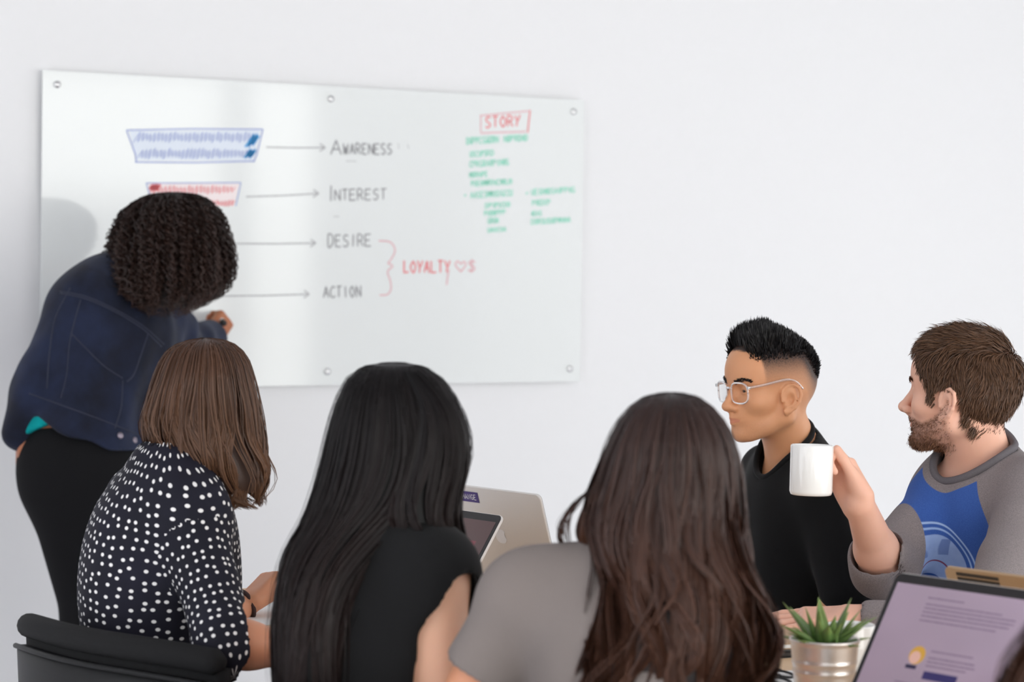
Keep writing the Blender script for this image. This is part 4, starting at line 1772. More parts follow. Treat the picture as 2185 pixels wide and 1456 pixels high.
def collar(torso, c0, c1, r0, r1, mat, parent, rad=.006, disp=None, n=64):
    """ribbed band around a neck opening that was cut with Cone(c0, c1, r0, r1)"""
    c0, c1 = np.asarray(c0, float), np.asarray(c1, float)
    ax = c1 - c0
    ln = np.linalg.norm(ax)
    ax = ax / ln
    e1 = unit(np.cross(ax, V(.3, .9, .1)))
    e2 = np.cross(ax, e1)
    t = np.linspace(-.6, 1.9, 160)
    r = r0 + (r1 - r0) * np.clip(t, 0, 1)
    over = np.maximum(t - 1, 0) * ln
    r = np.sqrt(np.maximum(r * r - over * over, 1e-6))
    hit = []
    for a in np.linspace(0, 2 * math.pi, n, endpoint=False):
        d = e1 * math.cos(a) + e2 * math.sin(a)
        pts = c0 + np.outer(t * ln, ax) + r[:, None] * d
        inside = field(torso, pts, disp) < 0
        k = int(np.argmax(inside)) if inside.any() else len(t) - 1
        hit.append(pts[k])
    hit = np.array(hit)
    for _ in range(5):
        hit = (np.roll(hit, 1, 0) + 2 * hit + np.roll(hit, -1, 0)) / 4
    hit = np.concatenate([hit, hit[:2]])
    return MB().tube(hit, rad, 8, False).build('collar', mat, parent, True)


# ---------------------------------------------------------------- man with clear glasses
def man_glasses():
    F = Frame(P(1640, 824, 5.10), (-.891, -.454, -.07), (0.0, 0, 1), .97)
    B = Body(P(1725, 1480, 5.27), P(1694, 968, 5.17), P(1764, 1042, 5.07), P(1650, 1018, 5.36), F,
             dict(cw=.145, cd=.108, sh=.055, nk=.053, arm=.043), el_l=P(1802, 1270, 5.00), wr_l=P(1735, 1420, 5.02), el_r=P(1600, 1275, 5.20), wr_r=P(1640, 1410, 5.08),
             **seated_legs(P(1725, 1480, 5.27), -ND, np.cross(ZD, -ND)))
    ops = B.torso(-.004) + B.arm('l') + B.arm('r') + B.legs(-.004, True)
    for sd, th in (('l', -1), ('r', 1)):
        wr, el = B.L['wr_' + sd], B.L['el_' + sd]
        ops += hand_ops(wr, wr - el, (0, 0, 1), th, ((8, 14, 10),) * 4)
    ops += head_ops(F, nose=1.08, tip=(.1085, -.036), jaw=1.06)
    ops += B.neck_ops()

    def fade(x, y, z):
        low = -.002 - .050 * ss((-.035 - x) / .05)
        d = .22 * ss((z - low) / .02) + .78 * ss((z - low - .008) / .068) ** 1.2
        front = ss((.054 + .10 * (z - .03) - x + .03 * ss((z - .07) / .02)) / .006)
        return d * front * (z > low)

    def at(v):
        return face_attrs(F, v, fade, lambda x, y, z: .16 * ss((-.058 - z) / .02) * ss((x - .02) / .03) * (z > -.12))
    body = make_body('person', B, ops, .0030, 'skin_tan', at, .28)
    tag(body, 'person in a black t-shirt and clear glasses with a faded black quiff', 'person')
    eyes(F, body, (1, .1, -.1))
    # t-shirt
    g = B.torso(.012)
    g += B.arm('l', .014, fore=False) + B.arm('r', .014, fore=False)
    el, sh = B.L['el_l'], B.sh_l
    g.append(('s', Cone(F.p(-.03, 0, -.08), B.neck + B.fwd * .024 + B.up * .002, .062, .070), .006))
    nz = wavy(38, 3, stretch=(B.up, .35))
    garment('t_shirt', g, .0058, 'tee_black', body, folds((nz, .004, None, 1)), .006)
    collar(B.torso(.012), F.p(-.03, 0, -.08), B.neck + B.fwd * .024 + B.up * .002, .062, .070, 'tee_black', body, .0065)
    tr = [('u', Ell(B.pelvis, (.125, .18, .13), B.R), 0)] + B.legs(.014)
    garment('trousers', tr, .014, 'trouser_black', body)
    shoes(B, body)
    # cropped top hair
    v = np.array([c.co for c in body.data.vertices]) if False else np.empty((len(body.data.vertices), 3))
    body.data.vertices.foreach_get('co', v.reshape(-1))
    q = F.local(v)
    x, y, z = q[:, 0], q[:, 1], q[:, 2]
    head = [o for o in head_ops(F, ears=False, detail=False)]
    rng = np.random.default_rng(5)
    near = (np.abs(y) < .1) & (x > -.14) & (x < .14) & (z < .16)
    zb = .058 - .050 * ss((-x - .055) / .035)
    den = near * ss((z - zb) / .014) * ss((.073 - x) / .006) * (np.abs(y) < .085)
    n = 9500
    roots = pick_roots(v, den, n, rng)
    lr = F.local(roots)
    zb = .058 - .050 * ss((-lr[:, 0] - .055) / .035)
    ln = .013 + .030 * ss((lr[:, 0] + .080) / .12)
    ln *= .10 + .90 * ss((lr[:, 2] - zb - .004) / .034)
    ln *= rng.uniform(.75, 1.12, n)
    up, fw = F.R[:, 2], F.R[:, 0]

    def flow(p, n, t):
        l = F.local(p)
        k = ss((l[:, 0] - .02) / .05)[:, None]
        return up[None] * .75 + fw[None] * (.02 + .18 * k) + n * 0.01
    paths, outw = surface_strands(head, roots, flow, ln, 5, lambda t: 1.5, rng, jitter=.16, hug=.001)
    strand_mesh('hair', paths, outw, rng.uniform(.0014, .0025, len(roots)), 'hair_crop', body, .8, rng=rng)
    brows(F, body, head, 'hair_crop', 260, .0065, rng)
    glasses(F, body)
    return body


def shoes(B, parent):
    f = unit(V(B.fwd[0], B.fwd[1], 0))
    for sd in 'lr':
        an = B.L['an_' + sd]
        h = V(an[0], an[1], 0.045)
        ops = [('u', Cone(h - f * .035, h + f * .05, .046, .044), 0), ('u', Cone(h + f * .05, h + f * .175 - ZD * .004, .044, .036), .03), ('u', Cone(h, h + ZD * .05, .046, .045), .03),
               ('i', Half((0, 0, 0.0005), (0, 0, -1)), .002)]
        garment('shoe', ops, .008, 'shoe', parent)


def brows(F, parent, head, mat, n, ln, rng):
    for sg in (1, -1):
        t = rng.random(n)
        pts = np.stack([.0925 - .020 * t ** 2, sg * (.012 + .036 * t), .0165 + .008 * np.sin(2.4 * t) - .003 * t + rng.normal(0, .0018, n) * (1.2 - .7 * t)], 1)
        w = np.array([F.p(q) for q in pts])
        for _ in range(3):
            w -= gradient(head, w) * field(head, w)[:, None]
        d = F.R @ np.array((-.25, sg * 1.0, .12))

        def flow(p, nn, tt):
            return np.repeat(d[None], len(p), 0)
        p, o = surface_strands(head, w, flow, rng.uniform(.7, 1.1, n) * ln, 3, lambda t: .25, rng, jitter=.2, hug=.0012)
        strand_mesh('eyebrow', p, o, np.full(n, .0011), mat, parent, .5, rng=rng)


def glasses(F, person):
    o = empty('eyeglasses', F.p(.09, 0, 0), (F.R[:, 0], F.R[:, 1], F.R[:, 2]))
    tag(o, 'clear framed eyeglasses worn by the person with the faded quiff', 'glasses')

    def L(x, y, z):
        return (x - .09, y, z)
    for sg in (1, -1):
        loop = []
        for i in range(40):
            a = 2 * math.pi * i / 40
            cx, cz = math.cos(a), math.sin(a)
            rx, rz = .0245, .0215
            k = (abs(cx) ** 3.2 + abs(cz) ** 3.2) ** (-1 / 3.2)
            yy = .0335 + rx * k * cx
            zz = -.006 + rz * k * cz
            xx = .1005 - .010 * ((yy - .01) / .05) ** 2 - .06 * (zz + .006) * -.6
            loop.append((xx, sg * yy, zz))
        loop.append(loop[0])
        sub(MB().tube([L(*p) for p in loop], .0020, 8), 'rim', 'clear_acetate', o, True)
        lens = [L(p[0] - .0005, p[1], p[2]) for p in loop[:-1]]
        c = np.mean(lens, 0) + np.array((.0012, 0, 0))
        v = lens + [tuple(c)]
        new_mesh('lens', v, [(i, (i + 1) % 40, 40) for i in range(40)], 'lens_glass', o, True)
        pts = [(.0915, sg * .058, .006), (.088, sg * .0665, .007), (.06, sg * .071, .010), (.03, sg * .0755, .0150), (.006, sg * .0795, .0175), (-.012, sg * .0835, .012), (-.028, sg * .0835, -.004)]
        sub(MB().tube([L(*p) for p in smooth_curve(pts, 26)], [.0026] * 18 + [.0020] * 8, 8), 'temple', 'clear_acetate', o, True)
        sub(MB().box(tuple(np.array(L(.0915, sg * .061, .006)) - .0034), tuple(np.array(L(.0915, sg * .061, .006)) + .0034), .001), 'hinge', 'steel', o)
    sub(MB().tube([L(*p) for p in ((.1003, .0105, .002), (.1035, .004, .0045), (.1035, -.004, .0045), (.1003, -.0105, .002))], .0024, 8), 'bridge', 'clear_acetate', o, True)


# ---------------------------------------------------------------- bearded man with the mug
def man_beard():
    F = Frame(P(2050, 834, 4.66), (-.86, .51, .0), (0.0, 0, 1), 1.0)
    hx, hz = unit(V(-.42, .42, .80)), unit(V(.75, .60, .08))
    wr_r = MUG_C + mx * (MUG_R + .022) + mz * MUG_H * .50 + hz * .020 - my * .012 - hx * .082
    B = Body(P(2090, 1590, 4.78), P(2092, 992, 4.70), P(2210, 1068, 4.56), P(2034, 1062, 4.74), F,
             dict(cw=.165, cd=.118, ww=.15, wd=.11, sh=.058, nk=.057, arm=.045, fore=.035, wristr=.027), el_l=P(2110, 1338, 4.30), wr_l=P(1812, 1322, 4.38), el_r=P(1884, 1212, 4.60), wr_r=wr_r,
             **seated_legs(P(2090, 1590, 4.78), -ND, np.cross(ZD, -ND)))
    ops = B.torso(-.004) + B.arm('l') + B.arm('r') + B.legs(-.004, True)
    el = B.L['el_r']
    ops += hand_ops(wr_r, hx, hz, 1, ((52, 80, 50), (58, 82, 50), (64, 82, 50), (68, 82, 50)), 1.0, (.95, .30, -.30), .15, .93)
    wl, ell = B.L['wr_l'], B.L['el_l']
    ops += hand_ops(wl, V(-.98, .18, -.05), (0.05, -.25, 1), -1, ((4, 10, 8), (4, 9, 8), (5, 10, 8), (8, 12, 8)), 4, (.75, .6, -.10), .25, 1.0)
    ops += head_ops(F, nose=1.0, tip=(.1165, -.036), jaw=1.05, chin=.004)
    ops += B.neck_ops()

    def beard(x, y, z):
        top = np.interp(x, [-.01, .0, .03, .06, .085, .11], [.0, -.012, -.046, -.058, -.050, -.050])
        b = ss((top - z) / .010) * ss((x + .010) / .012) * ss((z + .128) / .02)
        side = 1 - .72 * ss((.045 - x) / .035)
        under = 1 - .9 * ss((-.108 - z) / .012) * ss((.06 - x) / .03)
        return b * side * under * (x > -.012)

    def at(v):
        return face_attrs(F, v, None, beard)
    body = make_body('person', B, ops, .0030, 'skin_fair', at, .28)
    tag(body, 'bearded person in a blue and grey raglan shirt raising a white mug', 'person')
    eyes(F, body, (1, 0, 0))
    # raglan shirt
    g = B.torso(.014)
    g += B.arm('l', .016, .84, g2=.004) + B.arm('r', .017, .16, g2=.022)
    nk0, nk1 = F.p(-.035, 0, -.08), B.neck + B.fwd * .020 - B.up * .006
    g.append(('s', Cone(nk0, nk1, .072, .078), .006))
    er, wr = B.L['el_r'], B.L['wr_r']
    e2 = er + (wr - er) * .10
    g.append(('s', Cone(e2, er + (wr - er) * .6, .047, .052), .004))
    e3 = B.L['el_l'] + (B.L['wr_l'] - B.L['el_l']) * .78
    g.append(('s', Cone(e3, B.L['wr_l'], .034, .034), .004))
    n1 = wavy(46, 21, stretch=(unit(B.sh_l - B.L['el_l']), 1.3))
    n2 = wavy(60, 22, stretch=(unit(er - B.sh_r), 1.2))
    n3 = wavy(26, 23, stretch=(B.up, .4))
    mid = (B.sh_l + B.L['el_l']) / 2
    dsp = folds((n1, .005, mid, .13), (n2, .006, er + V(.02, 0, .02), .10), (n3, .0028, None, 1))

    def at2(v):
        q = (v - B.neck) @ B.R
        d = -q[:, 2]
        rag = np.abs(q[:, 1]) - np.minimum(.074 + .70 * np.maximum(d, 0), .160)
        ax = Cone(nk0, nk1, .072, .078)(v.astype(np.float32))
        rag = np.maximum(rag, .019 - ax)
        dt = field(B.torso(.014)[:3], v)
        da = field(B.arm('l', .016, .84)[:1] + B.arm('r', .017, .16, g2=.026), v)
        da = np.minimum(da, field(B.arm('l', .016, .84)[1:], v))
        return {'raglan': np.maximum(rag, dt - da - .055)}

    def uvf(v, f):
        q = (v - B.neck) @ B.R
        return np.stack([q[:, 1], q[:, 2]], 1)[f.ravel()]
    garment('raglan_shirt', g, .0045, 'raglan', body, dsp, .010, at2, uvf)
    collar(B.torso(.014), nk0, nk1, .072, .078, 'heather_grey', body, .008)
    tr = [('u', Ell(B.pelvis, (.135, .19, .13), B.R), 0)] + B.legs(.016)
    garment('trousers', tr, .014, 'trouser_black', body)
    shoes(B, body)
    # hair
    v = np.empty((len(body.data.vertices), 3))
    body.data.vertices.foreach_get('co', v.reshape(-1))
    q = F.local(v)
    x, y, z = q[:, 0], q[:, 1], q[:, 2]
    head = head_ops(F, ears=False, detail=False)
    rng = np.random.default_rng(8)
    fx = np.interp(z, [-.03, 0, .02, .05, .085, .1], [.034, .044, .050, .062, .071, .074])      # front hairline
    lowz = np.interp(x, [-.11, -.05, -.032, -.022, .012, .016, .030], [-.082, -.078, -.045, .006, .010, -.026, -.026])
    den = ((x > -.14) & (z < .16) & (np.abs(y) < .095)) * ss((z - lowz) / .006) * ss((fx - x) / .004) * (z > -.09)
    earm = ((x - .000) / .026) ** 2 + ((z + .022) / .034) ** 2
    den = den * (earm > 1) * (1 + .6 * (y > 0))
    n = 18000
    roots = pick_roots(v, den, n, rng)
    lr = F.local(roots)
    topr = ss((lr[:, 2] - .03) / .06)
    ln = (.026 + .022 * topr) * rng.uniform(.7, 1.12, n)
    nearear = ss((.050 - np.hypot(lr[:, 0] - .0, lr[:, 2] + .022)) / .02) * (lr[:, 0] > -.03)
    ln *= 1 - .60 * nearear
    ln *= 1 - .40 * ss((lr[:, 0] - .03) / .02)
    up, fw, lf = F.R[:, 2], F.R[:, 0], F.R[:, 1]
    crown = F.p(-.095, -0.035, .070)
    nz1, nz2 = wavy(85, 31), wavy(160, 32)

    def flow(p, nn, t):
        l = F.local(p)
        a = p - crown
        a = a / (np.linalg.norm(a, axis=1, keepdims=True) + 1e-6)
        topm = ss((l[:, 2] - .060) / .03)[:, None]
        d = a * .7 + fw[None] * (.80 * topm - .12 * (1 - topm)) + lf[None] * (.15 * topm) - up[None] * (1.0 * (1 - topm) + .05)
        w = (nz1(p.astype(np.float32)) * .45 + nz2(p.astype(np.float32)) * .35)[:, None]
        return d + w * np.cross(nn, d)
    tl = topr[:, None]
    paths, outw = surface_strands(head, roots, flow, ln, 6, lambda t: (.34 + .60 * tl) * (1 - t), rng, jitter=.13, gravity=.10, hug=.005)
    strand_mesh('hair', paths, outw, rng.uniform(.0009, .0017, n), 'hair_chestnut', body, .6, rng=rng)
    # beard
    q = F.local(v)
    den = (np.abs(q[:, 1]) < .1) * (q[:, 0] < .14) * (q[:, 2] > -.14) * beard(q[:, 0], q[:, 1], q[:, 2]) * (1 + 1.5 * ss((-q[:, 2] - .085) / .02))
    lipm = face_attrs(F, v)['lip']
    den = den * (lipm < .3)
    full = head_ops(F, tip=(.1165, -.036), jaw=1.05, chin=.004, ears=False, detail=False)
    n = 3600
    roots = pick_roots(v, den, n, rng)
    lr = F.local(roots)
    ln = (.0035 + .006 * ss((-lr[:, 2] - .078) / .025) + .003 * ss((lr[:, 0] - .09) / .01)) * rng.uniform(.6, 1.2, n)

    def flow2(p, nn, t):
        return np.repeat((-up * 1.0 + fw * .25)[None], len(p), 0)
    paths, outw = surface_strands(full, roots, flow2, ln, 4, lambda t: .55, rng, jitter=.35, hug=.001)
    strand_mesh('beard', paths, outw, rng.uniform(.0005, .0010, n), 'beard_brown', body, .9, rng=rng)
    brows(F, body, head, 'beard_brown', 160, .007, rng)
    return body


# ---------------------------------------------------------------- presenter at the whiteboard
def trace(ops, pix, Y0, disp=None):
    """points where the camera's view of these pixels meets a surface"""
    d = np.array([P(x, y, 1.0) - CAM for x, y in pix])
    d /= np.linalg.norm(d, axis=1, keepdims=True)
    t = np.full(len(d), Y0 - .5)
    for _ in range(60):
        p = CAM + d * t[:, None]
        t = t + np.clip(field(ops, p, disp), -.05, .05) * .8
    return CAM + d * t[:, None]


def presenter():
    F = Frame(P(352, 548, 6.56), (.50, .86, -.12), (.12, .10, 1), .98)
    pel = P(172, 1015, 6.30)
    B = Body(pel, P(276, 612, 6.50), P(184, 652, 6.36), P(352, 706, 6.62), F,
             dict(cw=.175, cd=.14, ww=.165, wd=.13, pw=.165, pd=.150, sh=.062, arm=.054, fore=.044, wristr=.030, thigh=.098, nk=.055),
             waist=P(196, 860, 6.36), chest=P(232, 722, 6.44),
             el_l=P(98, 806, 6.26), wr_l=P(48, 930, 6.26), el_r=P(384, 748, 6.82), wr_r=P(454, 720, 7.03),
             hip_l=P(150, 1050, 6.27), hip_r=P(215, 1050, 6.36), kn_l=P(195, 1345, 6.34), kn_r=P(270, 1345, 6.42), an_l=P(205, 1650, 6.30), an_r=P(285, 1650, 6.36))
    ops = B.torso(-.004) + B.arm('l') + B.arm('r') + B.legs(-.004, True)
    ops += hand_ops(B.L['wr_l'], V(-.02, .1, -1), V(-.9, -.3, 0), -1, ((14, 24, 16),) * 4, 3)
    tip = PWALL(455, 666, BOFF + .001)
    wr = B.L['wr_r']
    hx, hz = unit(V(.34, .50, .62)), unit(V(.80, -.55, .10))
    ops += hand_ops(wr, hx, hz, -1, ((55, 65, 35), (62, 72, 40), (70, 75, 40), (74, 76, 40)), 1, (.90, .25, -.45), .2, .92)
    ops += head_ops(F, ears=False, detail=False) + B.neck_ops()
    body = make_body('person', B, ops, .0058, 'skin_brown')
    tag(body, 'person in a dark denim jacket with black curly hair writing on the whiteboard', 'person')
    # jacket: body cut at the hem, then sleeves
    def hemcut(pa, pb, Y):
        a, b = P(*pa, Y), P(*pb, Y)
        e = unit(b - a)
        n = np.cross(e, V(0, 1, 0))
        if n[2] > 0:
            n = -n
        return Half(a, n)
    jac = B.torso(.026) + [('u', Cone(P(214, 612, 6.42), P(262, 606, 6.46), .072, .070), .06)]
    jac.append(('i', hemcut((45, 868), (300, 968), 6.3), .006))
    jac += B.arm('l', .020, .97, k=.02) + B.arm('r', .020, .90, k=.02)
    jac.append(('s', Cone(F.p(-.03, 0, -.07), B.neck + B.fwd * .02, .06, .064), .01))
    n1 = wavy(42, 41, stretch=(B.up, .5))
    n2 = wavy(60, 42)
    sh_mid = (B.sh_r + B.L['el_r']) / 2
    dsp = folds((n1, .008, None, 1), (n2, .006, B.L['el_l'], .12), (n2, .006, sh_mid, .14))
    garment('denim_jacket', jac, .0056, 'denim', body, dsp, .012)
    top = B.torso(.016)
    top.append(('i', hemcut((40, 938), (128, 900), 6.3), .004))
    garment('top', top, .009, 'teal_knit', body, folds((wavy(70, 44), .003, None, 1)), .004)
    tr = [('u', Ell(B.pelvis + B.up * .02, (.166, .176, .16), B.R), 0)] + B.legs(.014)
    tr = [(o, p, max(k, .06)) for o, p, k in tr]
    tr.append(('i', hemcut((45, 835), (300, 935), 6.3).__class__(P(170, 885, 6.3), (.36, 0, .93)), .006))
    garment('trousers', tr, .008, 'trouser_black', body)
    shoes(B, body)
    # seams, waistband and buttons of the jacket
    def seam(pix, r=.0019, nm='seam'):
        c = smooth_curve(np.array(pix, float), 40)
        p = trace(jac, c, 6.3, dsp)
        MB().tube(p, r, 6).build(nm, 'denim_seam', body, True)
    seam([(128, 622), (180, 632), (235, 655), (300, 692), (350, 735)])
    seam([(129, 626), (180, 637), (235, 660), (298, 697), (345, 740)])
    seam([(172, 640), (158, 690), (148, 735), (142, 800), (130, 850)])
    seam([(316, 712), (300, 760), (285, 800), (270, 815)])
    seam([(150, 710), (180, 740), (220, 780), (262, 808)])
    seam([(262, 812), (258, 870), (245, 915)])
    seam([(62, 840), (140, 868), (220, 898), (300, 930)])
    seam([(150, 615), (118, 680), (105, 760), (100, 830)])
    for q in ((287, 940), (256, 930)):
        p = trace(jac, [q], 6.3, dsp)[0]
        nrm = gradient(jac, p[None])[0]
        MB().tube([p - nrm * .002, p + nrm * .003, p + nrm * .004], [.0085, .0085, .005], 14).build('button', 'copper_button', body, True)
    # curls
    L = Loft([sec(410, 360, 380, 6.56, .010), sec(416, 326, 416, 6.56, .055), sec(432, 298, 440, 6.56, .095), sec(460, 272, 460, 6.56, .125), sec(505, 254, 472, 6.54, .14), sec(548, 246, 480, 6.49, .145),
              sec(590, 244, 480, 6.42, .14), sec(625, 256, 464, 6.37, .125), sec(652, 290, 428, 6.345, .11), sec(674, 325, 392, 6.33, .09)])
    r = np.random.default_rng(77)

    def curls(n, m, seed, wl, vend, rad, turns, **kw):
        p, out, hv = loft_paths(L, n, m, seed, wl=wl, vend=vend, amp=.012, freq=1.2, nclump=140, drift=.06, tuck=.25, envelope=1.0, **kw)
        t = np.linspace(0, 1, m)[None]
        tan = np.gradient(p, axis=1)
        tan /= np.linalg.norm(tan, axis=2, keepdims=True) + 1e-9
        sd = np.cross(tan, out)
        ph = r.random((n, 1)) * 6.28
        tr_ = turns * r.uniform(.75, 1.25, (n, 1))
        rr = (rad * r.uniform(.6, 1.3, (n, 1))) * np.clip(.15 + 2.2 * t, 0, 1)
        a = 6.28 * tr_ * t + ph
        return p + sd * (rr * np.cos(a))[..., None] + out * (rr * np.sin(a))[..., None], out, hv
    p, o, hv = curls(1600, 70, 71, (.84, 1.0), (.35, 1.02), .0075, 13)
    p2, o2, hv2 = curls(620, 70, 72, (.98, 1.17), (.45, 1.04), .0090, 11)
    strand_mesh('hair', np.concatenate([p, p2]), np.concatenate([o, o2]), r.uniform(.0028, .0044, len(p) + len(p2)), 'hair_curl', body, 1.2, np.concatenate([hv, hv2]), core=L.core(.86, 0, .92), rng=r)
    # marker in the hand
    tail = P(479, 691, 7.01)
    d = unit(tail - tip)
    mk = empty('marker_pen', tip)
    tag(mk, 'black capped marker pen in the writing hand of the denim-jacketed person', 'marker')
    ln = .155
    loc = lambda a: (tip + d * a) - tip
    sub(MB().tube([loc(.0), loc(.008)], [.0012, .0022], 10), 'nib', 'ink_green', mk, True)
    sub(MB().tube([loc(.008), loc(.012), loc(.022)], [.004, .0055, .007], 14), 'collar', 'window_paint', mk, True)
    sub(MB().tube([loc(.022), loc(ln - .02)], .0082, 16), 'barrel', 'paper', mk, True)
    sub(MB().tube([loc(ln - .02), loc(ln), loc(ln + .002)], [.0088, .0088, .006], 16), 'end_cap', 'black_plastic', mk, True)
    return body


# ---------------------------------------------------------------- woman in the polka dot blouse
def woman_polka():
    F = Frame(P(440, 866, 4.32), (.80, .60, -.10), (.05, .03, 1), .87)
    pel = P(345, 1640, 4.34)
    B = Body(pel, P(362, 1010, 4.27), P(312, 1078, 4.42), P(404, 1110, 4.17), F,
             dict(cw=.132, cd=.115, ww=.125, wd=.112, pw=.165, pd=.13, sh=.048, arm=.042, fore=.034, wristr=.024, nk=.045),
             chest=P(340, 1185, 4.28), waist=P(336, 1340, 4.29),
             el_l=P(430, 1335, 4.50), wr_l=P(526, 1290, 4.56), el_r=P(478, 1372, 4.04), wr_r=P(650, 1392, 4.10),
             **seated_legs(pel, ND, np.cross(ZD, ND)))
    ops = B.torso(-.004) + B.arm('l') + B.arm('r') + B.legs(-.004, True)
    ops += hand_ops(B.L['wr_l'], V(.42, .40, .45), V(-.55, -.25, .75), -1, ((38, 55, 30), (44, 60, 30), (50, 62, 30), (54, 62, 30)), 2, (.8, .5, -.3), .3, .92)
    ops += hand_ops(B.L['wr_r'], V(.75, .6, -.1), (0, 0, 1), 1, ((25, 35, 20),) * 4, 3, sc=.92)
    ops += head_ops(F, detail=False, ears=False) + B.neck_ops()
    body = make_body('person', B, ops, .0055, 'skin_warm')
    tag(body, 'person in a dark polka dot blouse with shoulder-length brown hair', 'person')
    g = B.torso(.014)
    g += B.arm('l', .015, .25) + B.arm('r', .016, .12, g2=.014)
    el, wr = B.L['el_r'], B.L['wr_r']
    g.append(('s', Cone(el + (wr - el) * .16, el + (wr - el) * .7, .041, .046), .004))
    g.append(('s', Cone(el + (wr - el) * .42, el + (wr - el) * .8, .075, .08), .003))
    # stand collar
    g.append(('u', Cone(B.neck - B.up * .01, P(362, 968, 4.27), .062, .052), .02))
    g.append(('s', Cone(B.neck + B.up * .03, F.p(-.028, 0, -.02), .048, .052), .003))
    n1 = wavy(40, 51, stretch=(B.up, .35))
    n2 = wavy(75, 52)
    dsp = folds((n1, .0055, None, 1), (n2, .005, el, .10), (n1, .004, P(450, 1330, 4.15), .15))

    def uvf(v, f):
        q = (v - B.pelvis) @ B.R
        th = np.arctan2(q[:, 1], -q[:, 0])
        ut = np.stack([th * .125 / .0168, q[:, 2] / .0168], 1)
        sh = B.sh_r
        ax = unit(el - sh)
        e1 = unit(np.cross(ax, V(0, 1, 0)))
        e2 = np.cross(ax, e1)
        w = v - sh
        ta = np.arctan2(w @ e1, w @ e2)
        ua = np.stack([ta * .058 / .0168 + 40.3, (w @ ax) / .0168 + 17.7], 1)
        c = v[f].mean(1)
        dt = field(B.torso(.014), c)
        da = Cone(sh + (el - sh) * .12, el, .058, .056)(c.astype(np.float32))
        dfr = Cone(el, wr, .058, .05)(c.astype(np.float32))
        arm = np.minimum(da, dfr) < dt + .004
        return np.where(arm[:, None, None], ua[f], ut[f]).reshape(-1, 2)
    garment('blouse', g, .0050, 'polka', body, dsp, .010, None, uvf)
    tr = [('u', Ell(B.pelvis, (.14, .18, .13), B.R), 0)] + B.legs(.014)
    garment('trousers', tr, .014, 'trouser_black', body)
    shoes(B, body)
    Y = 4.31
    L = Loft([sec(721, 430, 446, Y, .008), sec(727, 398, 482, Y, .050), sec(742, 366, 508, Y, .080), sec(770, 346, 528, Y, .100), sec(810, 330, 540, Y, .112), sec(855, 316, 549, Y, .114),
              sec(900, 305, 556, Y, .112), sec(945, 316, 562, Y, .106), sec(985, 350, 568, Y, .10), sec(1025, 396, 570, Y, .09), sec(1060, 430, 562, Y, .075), sec(1082, 500, 552, Y, .05)])
    r = np.random.default_rng(91)
    p, o, hv = loft_paths(L, 8800, 18, 92, wl=(.92, 1.01), vend=(.74, 1.0), amp=.018, freq=2.6, nclump=46, drift=.16, tuck=.42, envelope=2.0)
    p2, o2, hv2 = loft_paths(L, 380, 18, 93, wl=(1.0, 1.06), vend=(.75, 1.03), amp=.020, freq=2.2, nclump=60, drift=.18, tuck=.2, envelope=2.2)
    strand_mesh('hair', np.concatenate([p, p2]), np.concatenate([o, o2]), r.uniform(.0010, .0019, len(p) + len(p2)), 'hair_brown', body, .6, np.concatenate([hv, hv2]), core=L.core(.91, 0, .86), rng=r)
    # hair tie on the raised wrist
    a, b = B.L['wr_l'], B.L['el_l']
    c = a + (b - a) * .02
    ax = unit(b - a)
    e1 = unit(np.cross(ax, ZD))
    e2 = np.cross(ax, e1)
    ring = [c + .0265 * (e1 * math.cos(t) + e2 * math.sin(t)) for t in np.linspace(0, 2 * math.pi, 26)]
    o = MB().tube(ring, .005, 8).build('hair_tie', 'hair_tie', None, True)
    tag(o, 'dark brown hair tie worn on the wrist of the person in polka dots', 'hair tie')
    return body


